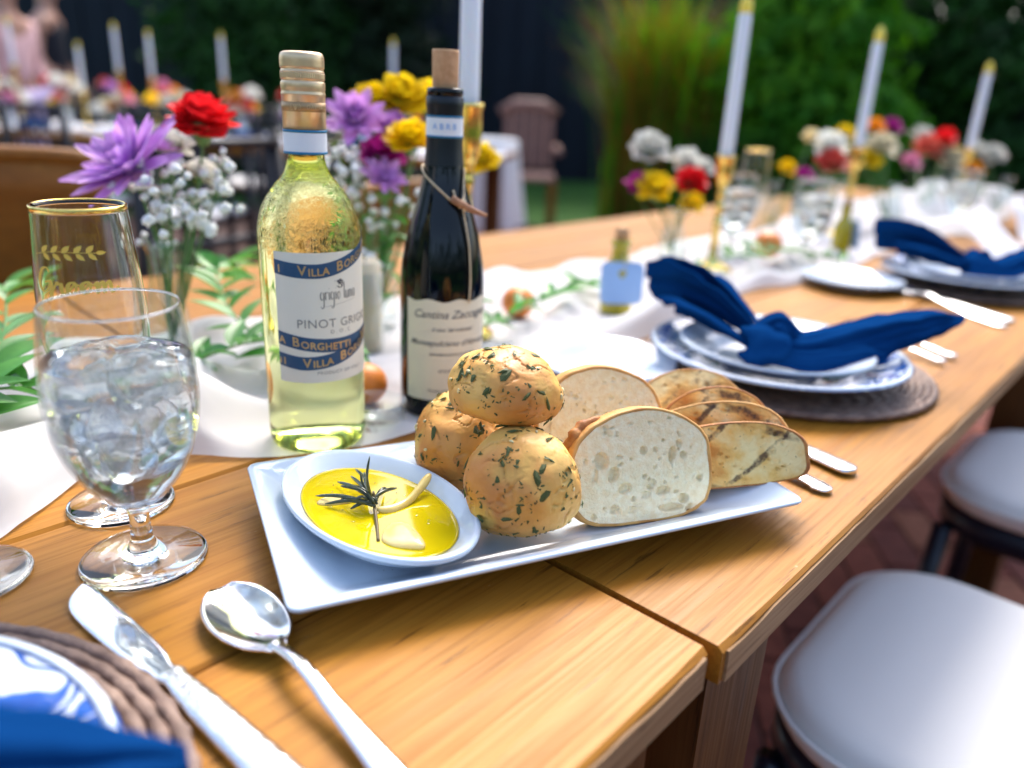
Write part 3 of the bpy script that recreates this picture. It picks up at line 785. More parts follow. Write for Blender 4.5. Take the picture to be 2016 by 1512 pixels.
for ch in 'grigio luna':
    for s in gl[ch]:
        segs.append(stroke([(x + p[0] * .0033, p[1] * .0058) for p in s], .0006, 4))
    x += {'i': .0017, 'l': .0017, ' ': .0022, 'r': .0025}.get(ch, .0034)
segs.append(stroke([(.002, -.0052), (x * .5, -.0036), (x, -.0012)], .0004, 4))
vf = join(*segs); vf = ([(a - x / 2, b, 0) for a, b, c in vf[0]], vf[1])
mk('lettering', bend(vf, wr, lac, .1240, .0006), 'print_grey', lab, False, False)
# emblem: small cluster of berries over a leaf, with a little bird tail to the left
em = []
def disc2(cx, cy_, r, n=10): return [(cx, cy_, 0)] + [(cx + r * math.cos(2 * PI * i / n), cy_ + r * math.sin(2 * PI * i / n), 0) for i in range(n)], [[0, 1 + i, 1 + (i + 1) % n] for i in range(n)]
for c in ((-.0012, .002), (.0006, .0026), (-.0002, .0006)): em.append(disc2(c[0], c[1], .00105))
em.append(stroke([(-.0016, -.0018), (.0005, -.003), (.0024, -.0012), (.0026, .0024)], .0007, 5)); em.append(stroke([(.0026, .0026), (.0012, .0004), (.0018, -.002)], .0006, 5))
em.append(stroke([(-.0042, .0022), (-.003, .0026)], .0006, 3)); em.append(stroke([(-.0022, -.0012), (-.0002, -.0024), (.002, -.0020)], .0006, 4))
mk('emblem', bend(join(*em), wr, lac, .1352, .0006), 'print_dark', lab, False, False)
# neck strip
nk = mk('neck_strip', lathe([(.0151, .2242), (.0154, .2262), (.0152, .2290), (.0153, .2335), (.0152, .2395)], 48), 'band_white', t, fix=False)
for z in (.2246, .2395): mk('strip_edge', lathe([(.0153, z - .0009), (.0155, z - .0009), (.0155, z + .0009), (.0153, z + .0009)], 48), 'band_blue', nk)
# screw cap
cap = mk('screw_cap', lathe([(.0145, .2400), (.01515, .2400), (.01515, .2630), (.0154, .2634), (.0154, .2644), (.0150, .2652), (.0150, .2665), (.0153, .2675), (.0153, .2712), (.0150, .2722), (.0146, .2724),
    (.0146, .2732), (.0151, .2734), (.0152, .2745)], 56), 'cap_gold', t, fix=False)
kn = []
NK = 64
for z, dr in ((.2741, 0), (.2746, .0003), (.2775, .0003), (.2781, 0)):
    kn.append([((.0149 + (dr if i % 2 else 0)) * math.cos(2 * PI * i / (2 * NK)), (.0149 + (dr if i % 2 else 0)) * math.sin(2 * PI * i / (2 * NK)), z) for i in range(2 * NK)])
mk('knurled_ring', loft(kn, False, False), 'cap_gold', cap, False, False)
mk('cap_top', lathe(smooth_prof([(.0149, .2781), (.0151, .2786), (.0147, .2794), (.0145, .2804), (.0151, .2812), (.0152, .2835), (.0152, .2872), (.0146, .2898), (.0130, .2912), (.0090, .2918), (0, .2919)], 3), 48), 'cap_gold', cap, fix=False)
mk('cap_band', lathe([(.01525, .2525), (.01528, .2525), (.01528, .2588), (.01525, .2588)], 48), 'cap_gold_dark', cap, fix=False)
cr_ = lambda z: .0153
em = []
for s in (-1, 1):
    em.append(stroke([(s * .0026, -.0024), (s * .0038, 0), (s * .0026, .0024)], .0004, 5)); em.append(stroke([(s * .0018, -.0020), (s * .0028, 0), (s * .0018, .0020)], .0003, 5))
    em.append(stroke([(s * .0003, -.002), (s * .0012, .0008), (s * .0012, .0018)], .0005, 4))
em.append(stroke([(0, .002), (0, -.002)], .0004, 3))
mk('emblem', bend(join(*em), cr_, A0 - .38, .2556, .0002), 'cap_gold', cap, False, False)
mk('lettering', bend(text_vf('DAL 1876', .0036, 0, 'LEFT', 0, 1.15), cr_, A0 + .12, .2556, .0002), 'cap_gold', cap, False, False)

# ------------------------------------------------------------------ red wine bottle (cork, raffia and twig)
RB = (.451, .487); A1 = CAMANG(RB)
t = thing('red_wine_bottle', 'dark corked wine bottle with cream label and twig tied on with raffia', 'wine bottle', (*RB, T + .002))
rp = [(0, .012), (.02, .010), (.030, .001), (.034, 0), (.0362, .003), (.0366, .010), (.0366, .105)] + smooth_prof([(.0366, .105), (.0362, .118), (.0345, .136), (.0300, .158), (.0238, .180), (.0185, .200), (.0158, .215), (.0145, .230), (.0140, .250)], 5)[1:] + [(.0140, .268), (.0146, .2685), (.0146, .2728), (.0135, .2735), (.0105, .2735), (.0100, .2700), (0, .2700)]
mk('glass_body', lathe(rp, 64), 'red_glass', t)
rr_ = interp([(r, z) for r, z in rp[4:-5]])
fo = mk('foil', lathe([(rr_(.214) + .0006, .214), (rr_(.222) + .0006, .222), (rr_(.23) + .0006, .23), (.0148, .24), (.0148, .258), (.0152, .2605), (.0152, .2665), (.0146, .2672)], 48), 'red_foil', t, fix=False)
st = mk('neck_strip', lathe([(.0151, .2360), (.0151, .2525)], 48), 'band_white', t, fix=False)
for z in (.2366, .2519): mk('strip_edge', lathe([(.0151, z - .0008), (.0153, z - .0008), (.0153, z + .0008), (.0151, z + .0008)], 48), 'band_blue', st)
mk('lettering', bend(text_vf('A B R B', .0062, 0, 'CENTER', .0002, 1.0), lambda z: .0151, A1, .2442, .0003), 'tag_blue', st, False, False)
mk('cork', lathe([(0, .266), (.0099, .266), (.0103, .275), (.0107, .300), (.0103, .3018), (0, .302)], 32), 'cork', t)
la, lb_ = A1 - math.radians(52), A1 + math.radians(75); lc = A1 + math.radians(13)
lab = mk('label', patch(rr_, la, lb_, .018, lambda a: .107 + .0012 * math.sin(a * 9), .0004, 40, 10), 'paper_cream', t)
for s, sz, z, off in (('Cantina Zaccagnini', .0098, .0950, .10), ("il vino 'dal tralcetto'", .0046, .0820, .05), ("Montepulciano d'Abruzzo", .0072, .0700, .02), ('DENOMINAZIONE DI ORIGINE', .0030, .0600, .05), ('ESTATE BOTTLED', .0032, .045, .05), ('Product of Italy', .0034, .027, -.25)):
    mk('lettering', bend(text_vf(s, sz, .35, 'CENTER', .00005), rr_, lc + off, z, .0007), 'print_dark', lab, False, False)
def on_r(da, z, e=.002):
    a = A1 + math.radians(da); r = rr_(z) + e; return (r * math.cos(a), r * math.sin(a), z)
loop = [on_r(d, z, .0014) for d, z in ((-250, .207), (-200, .211), (-150, .213), (-100, .212), (-60, .207), (-25, .200), (0, .193), (18, .187), (32, .184))]
rf = mk('raffia_tie', tube(spline(loop, 5), .0017, 6, flat=.5), 'raffia', t)
mk('raffia_strand', tube(spline([on_r(70, .212, .0014), on_r(58, .203, .0016), on_r(45, .192, .003), on_r(36, .184, .004), on_r(38, .17, .003), on_r(40, .15, .002), on_r(38, .125, .002), on_r(36, .105, .002)], 4), .0017, 6, flat=.45), 'raffia', rf)
mk('raffia_strand', tube(spline([on_r(20, .196, .003), on_r(24, .188, .004), on_r(30, .182, .004)], 3), .0009, 6), 'raffia', rf)
tw = mk('twig', tube([on_r(14, .190, .006), on_r(26, .1865, .006), on_r(40, .1825, .008), on_r(58, .178, .010), on_r(70, .1755, .013)], [.0028, .0030, .0027, .0020, .0014], 8), 'twig', t)
mk('raffia_knot', tube([Vector(on_r(36, .1845, .006)) + Vector((math.cos(q) * .0012, math.sin(q) * .0012, math.sin(q) * .0042)) for q in np.linspace(0, 6.1, 12)], .0015, 6), 'raffia', tw)

# ------------------------------------------------------------------ water goblet, gold-rimmed glass and the third glass
def goblet(name, label, x, y, outer, wall, group=None, mat='clear_glass', n=64, rotz=0, mat_bowl=None):
    """outer: list of (r,z) from the foot rim up to the lip; inner wall follows at a distance"""
    t = thing(name, label, 'glass', (x, y, T + .0005), rotz, group)
    foot, bowl = outer
    inner = [(max(r - wall, 0), z) for r, z in bowl]
    zb = bowl[0][1] + wall * 2
    inn = [(0, zb)] + [(r, z) for r, z in inner if z > zb + .001]
    if mat_bowl:
        mk('foot_and_stem', lathe([(0, 0)] + foot + [(0, foot[-1][1] + .0003)], n), mat, t); mk('glass_body', lathe(bowl + inn[::-1], n), mat_bowl, t)
    else: mk('glass_body', lathe([(0, 0)] + foot + bowl + inn[::-1], n), mat, t)
    return t, inn
foot = [(.020, .0), (.0345, .0004), (.0355, .0014), (.0350, .0024)] + smooth_prof([(.0350, .0024), (.024, .0042), (.0125, .0070), (.0072, .0125), (.0058, .0200), (.0055, .0280), (.0064, .0345), (.0092, .0385)], 3)[1:]
bowl = smooth_prof([(.0105, .0395), (.0175, .0450), (.0255, .0545), (.0320, .0665), (.0370, .0810), (.0394, .0960), (.0399, .1080), (.0392, .1220), (.0376, .1370), (.0358, .1500), (.0347, .1570)], 3)
GB = (.152, .4225)
gt, inn = goblet('water_goblet', 'stemmed goblet full of iced water in the left foreground', *GB, (foot, bowl), .0012, mat_bowl='goblet_wall')
ri = interp([(r, z) for r, z in inn][1:])
mk('lip', lathe([(.0347 - .0006 + .0007 * math.cos(a), .1570 + .0007 * math.sin(a)) for a in np.linspace(0, 2 * PI, 9)[:-1]], 72, True), 'clear_glass', gt)
# water body, touching the glass, with a lumpy icy surface
NS = 64; rings = []
for z in list(np.linspace(.0425, .1275, 22)):
    rings.append([((ri(z) - .0004) * math.cos(2 * PI * i / NS), (ri(z) - .0004) * math.sin(2 * PI * i / NS), z) for i in range(NS)])
for f in (.985, .95, .85, .7, .5, .3, .1):
    R_ = (ri(.1285) - .0001) * f; rg = []
    for i in range(NS):
        a = 2 * PI * i / NS; px, py = R_ * math.cos(a), R_ * math.sin(a)
        rg.append((px, py, .1275 + (.0045 * max(0, nz((px, py, 0), 42, 3) + .25) + .004 * max(0, nz((px, py, 1), 75, 9))) * min(1, (1 - f) * 8)))
    rings.append(rg)
mk('water', loft(rings), 'water', gt)
r2 = random.Random(5)
ice_spots = [(.006, -.012, .117, .013), (-.014, .006, .116, .013), (.016, .012, .112, .0125), (-.006, -.016, .096, .013), (.014, -.006, .094, .013), (-.016, .010, .092, .012), (.004, .016, .090, .0125), (-.006, -.004, .076, .012), (.010, .006, .074, .0115)]
for x, y, z, s in ice_spots:
    rg = []
    for k in range(5):
        f = (.78, 1, 1.03, 1, .72)[k]; zz = (-1, -.75, 0, .75, 1)[k] * s
        rg.append([(px * f * (1 + .08 * nz((px * 60, py * 60, k), 1, z * 99)), py * f, zz + s * .12 * nz((px * 70, py * 70, k * 3), 1, x * 99)) for px, py in rrect(s, s * .9, s * .35, 4)])
    mk('ice_cube', loft(rg), 'ice', gt, loc=(x, y, z), rot=(r2.uniform(-.6, .6), r2.uniform(-.6, .6), r2.uniform(0, 3)))

GG = (.1693, .498); A2 = CAMANG(GG)
foot = [(.018, 0), (.0325, .0004), (.0334, .0014), (.0330, .0024)] + smooth_prof([(.0330, .0024), (.020, .0042), (.010, .0070), (.0055, .0125), (.0042, .030), (.0040, .060), (.0046, .074), (.0070, .080)], 3)[1:]
bowl = smooth_prof([(.0085, .0808), (.0160, .0860), (.0230, .0950), (.0280, .1070), (.0302, .1200), (.0303, .1340), (.0295, .1500), (.0282, .1680), (.0268, .1850), (.0258, .1990)], 3)
gg, ginn = goblet('engraved_wine_glass', 'gold-rimmed stemmed glass with gold leaf spray and script, behind the goblet', *GG, (foot, bowl), .0011)
gr_ = interp(bowl)
mk('gold_rim', lathe([(.0249, .1968), (.0261, .1966), (.0260, .1992), (.0253, .1996), (.0247, .1992)], 64, True), 'gold', gg)
S = .0070
script = {'G': [(1.25, 1.75), (1.0, 2.1), (.5, 1.9), (.15, 1.2), (.2, .45), (.6, .1), (1.05, .4), (1.25, .95), (.75, .9), (1.3, 1.0), (1.35, .2), (1.1, -.55), (.65, -.6), (.8, -.1), (1.5, .25)],
          'r': [(0, .2), (.3, .75), (.42, .98), (.5, .75), (.75, .85), (.8, .3), (.95, .02), (1.2, .2)],
          'o': [(.25, .2), (.75, .95), (.3, .85), (.15, .35), (.45, .02), (.8, .35), (.75, .85), (.65, .95), (.9, .75), (1.2, .7)],
          'm': [(0, .65), (.2, .9), (.25, .5), (.25, .02), (.45, .7), (.65, .92), (.75, .5), (.75, .02), (.95, .7), (1.15, .92), (1.28, .5), (1.32, .05), (1.55, .05), (1.9, .4)]}
segs = []; x = 0
for ch, adv in (('G', 1.45), ('r', 1.1), ('o', 1.05), ('o', 1.1), ('m', 2.0)):
    segs.append(stroke([((x + a) * S, b * S, 0) for a, b in script[ch]], .0019, 6)); x += adv
vf = join(*segs); vf = ([(a - x * S / 2, b, 0) for a, b, c in vf[0]], vf[1])
mk('lettering', bend(vf, gr_, A2 - .25, .1520, .0003), 'gold_foil', gg, False, False)
segs = [stroke([(-.017, -.001), (-.005, .001), (.008, .0005), (.017, 0)], .0008, 5)]
def leaf2(cx, cy_, ang, l, w):
    pts = [(0, 0), (.3, w), (.65, w * .9), (1, 0), (.65, -w * .9), (.3, -w)]; c, s = math.cos(ang), math.sin(ang)
    return [(cx + (p[0] * c) * l - p[1] * s * l, cy_ + p[0] * s * l + p[1] * c * l, 0) for p in pts], [[0, 1, 2, 3, 4, 5]]
for k in range(5):
    bx_ = -.013 + k * .0062
    segs.append(leaf2(bx_, .0003, .75, .0062, .24)); segs.append(leaf2(bx_ + .001, 0, -.75, .0060, .22))
segs.append(leaf2(.0165, 0, .0, .006, .2))
mk('leaf_spray', bend(join(*segs), gr_, A2 - .42, .1750, .0003), 'gold_foil', gg, False, False)
foot3 = [(.018, 0), (.0310, .0004), (.0318, .0014), (.0314, .0024)] + smooth_prof([(.0314, .0024), (.020, .0042), (.010, .0070), (.0055, .0125), (.0042, .030), (.0040, .060), (.0046, .070), (.0070, .076)], 3)[1:]
goblet('stemmed_glass', 'stemmed glass cut off by the left edge, only its foot in view', .0735, .4685, (foot3, [(r * 1.05, z - .004) for r, z in bowl]), .0011)

# ------------------------------------------------------------------ platter, oil dish and what is in it
PA = math.atan2(-.133, .311)
pc = Vector((.1696, .2909, 0)) + Vector((math.cos(PA), math.sin(PA), 0)) * .169 + Vector((-math.sin(PA), math.cos(PA), 0)) * .087
def plat_ring(hx, hy, r, z, lift=0):
    out = []
    for px, py in rrect(hx, hy, r, 8):
        c = max(0, abs(px) / hx + abs(py) / hy - 1.0); out.append((px, py, z + lift * .35 * c ** 1.5))
    return out
rings = [plat_ring(.02, .01, .004, .0025), plat_ring(.106, .036, .012, .0025), plat_ring(.108, .038, .012, 0), plat_ring(.112, .040, .012, .0005), plat_ring(.145, .064, .012, .0105), plat_ring(.166, .084, .006, .0198, .000),
         plat_ring(.1700, .0876, .007, .0214, .000), plat_ring(.1706, .0882, .007, .0228, .000), plat_ring(.1698, .0874, .007, .0240, .000), plat_ring(.165, .083, .006, .0236, .000), plat_ring(.150, .069, .008, .0150),
         plat_ring(.138, .058, .010, .0098), plat_ring(.131, .052, .010, .0068), plat_ring(.122, .046, .010, .0060), plat_ring(.02, .01, .004, .0060)]
pl = mk('platter', loft(rings), 'porcelain', loc=(pc.x, pc.y, T + .0004), rot=(0, 0, PA))
tag(pl, 'long white rectangular porcelain platter holding bread and an oil dish', 'platter')
ZP = T + .0066     # platter floor
def ell(vf, sx, sy): return [(x * sx, y * sy, z) for x, y, z in vf[0]], vf[1]
DA = 1.488; DC = (.2645, .3425)
dish_prof = [(0, .0018), (.46, .0018), (.48, 0), (.53, 0), (.56, .0015), (.68, .0060), (.82, .0125), (.94, .0195), (.985, .0215), (1.0, .0232), (.997, .0248), (.975, .0256), (.945, .0250), (.90, .0228), (.84, .0195), (.76, .0145), (.62, .0085), (.42, .0060), (0, .0055)]
dish = mk('oil_dish', ell(lathe([(r * 1.0, z) for r, z in smooth_prof(dish_prof, 2)], 72), .0814, .0494), 'porcelain', loc=(*DC, ZP), rot=(0, 0, DA))
tag(dish, 'small white oval dish of golden olive oil on the platter', 'dish')
oil = mk('oil', ell(lathe([(0, .0172), (.7, .0172), (.775, .0173), (.800, .0177), (.795, .0166), (.755, .0143), (.62, .0087), (.42, .0062), (0, .0057)], 72), .0814, .0494), 'oil', dish)
ZO = ZP + .0172; KO = 1.05
SPK = mesh_data('herb_speck', [(-.0009, 0, 0), (0, .0004, .0002), (.0010, .0001, 0), (.0001, -.0004, .0001)], [[0, 1, 2, 3]], 'rosemary', False)
for dx_, dy_ in ((.020, .030), (-.012, .036), (.024, .010), (-.020, .012), (.004, -.030), (.016, -.022), (-.018, -.020), (-.006, .044)): put('herb_speck', SPK, dish, (dy_, dx_ * -.9, .0176), (0, 0, dx_ * 99))
BUB = mesh_data('oil_bubble', *sphere(.0011, 10, 6, 1, 1, .45), 'vase_glass')
for dx_, dy_ in ((.016, -.034), (.0185, -.0315), (-.022, -.004), (.026, .004), (-.024, .020), (.010, .040)): put('oil_bubble', BUB, dish, (dy_, dx_ * -.9, .0174))
def leafneedle(a, b, bow, r):
    a, b = Vector(a), Vector(b); m = (a + b) / 2 + Vector(bow)
    return tube(spline([tuple(a), tuple(m), tuple(b)], 4), [r * q for q in (.6, .8, .95, 1, 1, 1, .9, .7, .3)], 6, flat=.55)
base = Vector((.2485 * KO, .3245 * KO, ZO + .003))
t = thing('rosemary_sprig', 'dark green rosemary sprig standing in the olive oil', 'herb sprig', tuple(base))
mk('stem', tube(spline([tuple(Vector((.2300 * KO, .2975 * KO, ZO)) - base), tuple(Vector((.240 * KO, .3115 * KO, ZO + .001)) - base), (0, 0, 0), (.004, .006, .008)], 4), [.0011] * 4 + [.0012] * 4 + [.0011] * 4 + [.0006], 6), 'rosemary_stem', t)
tips = [(.2521, .3663, .003), (.2328, .3616, .002), (.2311, .3495, .002), (.2687, .3701, .005), (.2595, .3625, .006), (.273, .3334, .004), (.268, .340, .003), (.2395, .3359, .001), (.247, .358, .008), (.243, .350, .010), (.262, .352, .012), (.257, .345, .013), (.238, .343, .006), (.2445, .338, .015), (.264, .333, .008), (.240, .332, .009)]
for i, (x, y, dz) in enumerate(tips):
    e = Vector((x * KO, y * KO, ZO + dz)) - base; s = Vector((rnd.uniform(-.002, .003), rnd.uniform(-.001, .004), rnd.uniform(0, .005)))
    mk('needle', leafneedle(s, e, (rnd.uniform(-.002, .002), rnd.uniform(-.002, .002), .003), .0013), 'rosemary', t)
mk('needle', leafneedle((.001, .003, .003), (.0005, .0045, .0335), (-.0025, .001, .001), .0017), 'rosemary', t)
mk('needle', leafneedle((.001, .003, .003), (-.0005, .0125, .0200), (-.001, .003, .002), .0014), 'rosemary', t)
def flat_shape(pts, th, bulge=0, k=5):
    q = spline(pts + [pts[0]], k)[:-1]; cx = sum(p[0] for p in q) / len(q); cy_ = sum(p[1] for p in q) / len(q)
    def ring(f, z): return [(cx + (p[0] - cx) * f, cy_ + (p[1] - cy_) * f, z) for p in q]
    return loft([ring(.9, 0), ring(1, th * .3), ring(1, th * .7), ring(.92, th), ring(.6, th + bulge), ring(.2, th + bulge * 1.2)])
def garlic(label, a, b, w, mat='garlic', z=ZO, th=.0022):
    a, b = Vector(a) * KO, Vector(b) * KO; d = b - a; l = d.length
    pts = [(0, 0), (.10, w * .55), (.35, w), (.65, w * .8), (.92, w * .28), (1, 0), (.92, -w * .22), (.6, -w * .45), (.3, -w * .55), (.08, -w * .4)]
    o = mk('garlic_slice', flat_shape([(p[0] * l, p[1] * l) for p in pts], th, .0006), mat, loc=(a.x, a.y, z - .0008), rot=(.06, 0, math.atan2(d.y, d.x)))
    return tag(o, label, 'garlic', 'garlic in the olive oil')
garlic('pale garlic slice floating left of the rosemary', (.2300, .3565), (.2465, .3430), .28)
garlic('plump garlic slice floating near the front of the oil dish', (.2455, .3055), (.2430, .2745), -.42, th=.0034)
o = mk('garlic_strip', tube(spline([(.2620, .3397, ZO + .002), (.2698, .3350, ZO + .001), (.2825, .3345, ZO + .002), (.2960, .3370, ZO + .0065), (.3060, .3395, ZO + .0115)], 4), [.0012, .0020, .0026, .003, .0031, .0031, .003, .0028, .0026, .0026, .0026, .0027, .0028, .0030, .0028, .0022, .0012], 8, flat=.55), 'garlic_toast')
tag(o, 'golden curled garlic sliver leaning on the rim of the oil dish', 'garlic', 'garlic in the olive oil')

# ------------------------------------------------------------------ herb rolls
flake_me = []
for k in range(5):
    r = random.Random(50 + k); n = r.randint(5, 8); pts = []
    for i in range(n):
        a = 2 * PI * i / n; q = r.uniform(.45, 1.0); pts.append((math.cos(a) * q, math.sin(a) * q * r.uniform(.4, .8), r.uniform(-.15, .15)))
    V = [(0, 0, .16)] + pts; flake_me.append(mesh_data('herb_flake', V, [[0, 1 + i, 1 + (i + 1) % n] for i in range(n)], 'herb', False))
bit_me = mesh_data('garlic_bit', *sphere(1, 8, 6, 1, .7, .55), 'garlic_bit', True)
def bread_roll(label, c, rx, ry, rz, rot, seed):
    o = thing('bread_roll', label, 'bread roll', c, 0, 'herbed bread rolls heaped on the platter'); o.rotation_euler = rot
    r = random.Random(seed); nu, nv = 180, 120
    V = []
    def surf(d):
        d = Vector(d); b = 1 + .09 * nz(d, 1.4, seed) + .025 * nz(d, 3.6, seed)
        cr = abs(nz(d, 2.1, seed + 4) + .35 * nz(d, 6, seed + 2)); b -= .055 * max(0, 1 - cr / .06) ** 1.5 * max(0, min(1, 3 * nz(d, 1.3, seed + 8) + .6))
        cr = abs(nz(d, 4.2, seed + 14)); b -= .008 * max(0, 1 - cr / .07)
        f = d.z; flat = 1 if f > -.45 else 1 - (-.45 - f) * .55
        p = Vector((d.x * rx, d.y * ry, d.z * rz * flat)) * b
        return p
    vf = sphere(1, nu, nv); vf = ([tuple(surf(v)) for v in vf[0]], vf[1])
    body = mk('crust', vf, 'roll_crust', o)
    def place(size, name, me):
        while True:
            d = Vector((r.gauss(0, 1), r.gauss(0, 1), r.gauss(.15, 1))).normalized()
            if nz(d, 3.4, seed + 30) > .22 or r.random() < .08: break
        p = surf(d); nrm = Vector((d.x / rx, d.y / ry, d.z / rz)).normalized()
        q = nrm.to_track_quat('Z', 'Y').to_matrix().to_4x4() @ Matrix.Rotation(r.uniform(0, 6.28), 4, 'Z')
        return Matrix.Translation(p + nrm * (size * .10 + .0002)) @ q @ Matrix.Diagonal((size, size * r.uniform(.45, 1), size * r.uniform(.5, 1), 1))
    for k in range(125):
        put('herb_flake', r.choice(flake_me), body, mtx=place(r.choice((.0013, .0016, .002, .0024, .003, .0036, .0046, .0062)), 0, 0))
    for k in range(9): put('garlic_bit', bit_me, body, mtx=place(r.uniform(.0014, .0028), 0, 0))
    VV, FF = [], []
    for k in range(280):
        m = place(r.uniform(.0006, .0018), 0, 0); me = r.choice(flake_me); b0 = len(VV)
        VV += [tuple(m @ v.co) for v in me.vertices]; FF += [[b0 + i for i in p.vertices] for p in me.polygons]
    s = mk('herb_specks', (VV, FF), 'herb', body, False, False); s['kind'] = 'stuff'
    return o
bread_roll('herb-flecked roll at the front of the heap, beside the oil dish', (.3270, .2775, ZP + .0355), .0365, .0345, .0385, (.25, .15, 2.4), 3)
bread_roll('herb-flecked roll at the back left of the heap', (.3520, .3560, ZP + .0330), .0375, .0350, .0345, (.1, -.2, .6), 11)
bread_roll('herb-flecked roll perched on top of the other two', (.3440, .3110, ZP + .0870), .0370, .0335, .0275, (.12, -.10, 2.3), 23)

# ------------------------------------------------------------------ bread slices
def slice_outline(w, h, n=96, seed=0, flat=.42):
    out = []
    for i in range(n):
        a = 2 * PI * i / n; c, s = math.cos(a), math.sin(a); e = .78
        x = math.copysign(abs(c) ** (1.0 if s > 0 else .66), c) * w / 2; y = math.copysign(abs(s) ** (.92 if s > 0 else flat), s) * h / 2
        b = 1 + .03 * nz((c, s, seed), 1.4) + .012 * nz((c, s, seed), 5); out.append((x * b, y * b))
    return out
def bread_slice(name, label, w, h, th, mtx, seed, holes, face='crumb', crust='crust', group=None, hole_depth=1.0):
    """local frame: x across the slice, y up the slice, +z the cut face"""
    t = thing(name, label, 'bread slice', group=group, mtx=mtx); n = 200; ol = slice_outline(w, h, n, seed, .26 if face == 'grilled' else .40)
    r = random.Random(seed); K = 72 if len(holes) > 60 else 46
    def dent(x, y):
        d = 0
        for hx, hy, ra, rb, an, dp in holes:
            c, s = math.cos(an), math.sin(an); u = ((x - hx) * c + (y - hy) * s) / ra; v = (-(x - hx) * s + (y - hy) * c) / rb
            q = u * u + v * v
            if q < 1.25: d = max(d, dp * 1.1 * min(1, (1.25 - q) * 2.0) ** .7)
        return d
    for sgn, nm in ((1, 'crumb'), (-1, 'crumb')):
        V, Fc = [(0, 0, sgn * th / 2)], []
        KK = K if sgn > 0 else 10
        for k in range(1, KK + 1):
            f = k / KK
            for x, y in ol:
                px, py = x * f * .945, y * f * .945
                z = th / 2 + .0008 * nz((px, py, 0), 60, seed) + .0005 * nz((px, py, 3), 190, seed) - (dent(px, py) if sgn > 0 else 0) * hole_depth
                V.append((px, py, sgn * z))
        for i in range(n): Fc.append([0, 1 + i, 1 + (i + 1) % n] if sgn > 0 else [0, 1 + (i + 1) % n, 1 + i])
        for k in range(KK - 1):
            for i in range(n):
                j = (i + 1) % n; a, b = 1 + k * n, 1 + (k + 1) * n
                Fc.append([a + i, b + i, b + j, a + j] if sgn > 0 else [a + i, a + j, b + j, b + i])
        mk(nm, (V, Fc), face, t, fix=False)
    rings = []
    for f, z in ((.940, th * .5 - .0003), (.972, th * .5 + .0004), (1.0, th * .42), (1.006, 0), (1.0, -th * .42), (.99, -th * .5 - .0006), (.966, -th * .5 + .0004)):
        rings.append([(x * f, y * f, z + .0004 * nz((x, y, z), 120, seed)) for x, y in ol])
    mk('crust', loft(rings, False, False), crust, t)
    return t
def rand_holes(seed, w, h, n, big):
    r = random.Random(seed); out = []
    for k in range(n):
        while True:
            x, y = r.uniform(-.46, .46) * w, r.uniform(-.46, .42) * h
            if (x / (w * .5)) ** 2 + (y / (h * .5)) ** 2 < .80: break
        ra = r.uniform(.0006, .0014) if k > n * .25 else r.uniform(.0014, big)
        out.append((x, y, ra, ra * r.uniform(.5, 1), r.uniform(0, 3), ra * r.uniform(.8, 1.5)))
    return out
def slice_mtx(bl, br, lean, h):
    """stand a slice on the line bl->br (world xy at the platter floor), leaning back by `lean`"""
    bl, br = [Vector((q[0], q[1], ZP + (q[2] if len(q) > 2 else 0))) for q in (bl, br)]; x = (br - bl).normalized(); n = x.cross(Vector((0, 0, 1))).normalized(); vz = n.cross(x) * -1 if n.cross(x).z < 0 else n.cross(x)   # towards the camera
    up = (vz * math.cos(lean) - n * math.sin(lean)); c = (bl + br) / 2 + up * h / 2
    z = x.cross(up); return Matrix(((x.x, up.x, z.x, c.x), (x.y, up.y, z.y, c.y), (x.z, up.z, z.z, c.z), (0, 0, 0, 1)))
hs = [(-.030, .006, .0042, .0055, .2, .004), (-.022, -.004, .0034, .0050, -.3, .004), (-.036, -.006, .0020, .0020, 0, .002), (.001, .010, .0026, .0028, 0, .003), (.010, .0095, .0016, .0018, 0, .002), (.028, .012, .0022, .0024, 0, .003),
      (.0225, .005, .0026, .0050, -.2, .0042), (.031, .004, .0024, .0022, 0, .003), (.043, -.013, .0022, .0024, 0, .003), (.014, -.0185, .0050, .0030, .1, .0035), (.030, -.026, .0033, .0032, .5, .0042), (.020, -.0310, .0085, .0026, -.05, .0040),
      (.034, -.0325, .0032, .0018, .5, .003), (-.014, -.014, .0046, .0034, .2, .003), (.001, -.020, .0034, .0022, .4, .002), (.007, -.0125, .0018, .0024, 0, .002), (-.022, -.027, .0026, .0030, 0, .003), (-.009, -.029, .003, .002, .5, .002), (-.038, -.030, .0018, .0022, 0, .002)]
H1 = .077
sl = bread_slice('bread_slice', 'large open-crumbed white bread slice standing at the front of the platter', .107, H1, .012, slice_mtx((.3530, .2610), (.4520, .2085), .30, H1), 2, hs + rand_holes(4, .10, H1, 46, .002), group='plain white bread slices')
ol = slice_outline(.107, H1, 96, 2); ear = [Vector((ol[i][0] * (1.0 + .02 * math.sin((i - 32) * .5)), ol[i][1] * 1.005, -.003 + .001 * math.sin(i))) for i in range(32, 46)]
mk('crust_ear', tube(ear, [.0015 + .0034 * math.sin(PI * (k + .3) / 14) * (1 + .3 * math.sin(k * 2.1)) for k in range(14)], 10), 'crust_dark', sl)
H2 = .084
bread_slice('bread_slice', 'white bread slice standing behind the large front slice', .100, H2, .013, slice_mtx((.3900, .3220), (.4740, .2660), .22, H2), 6, rand_holes(9, .10, H2, 70, .0018), group='plain white bread slices')
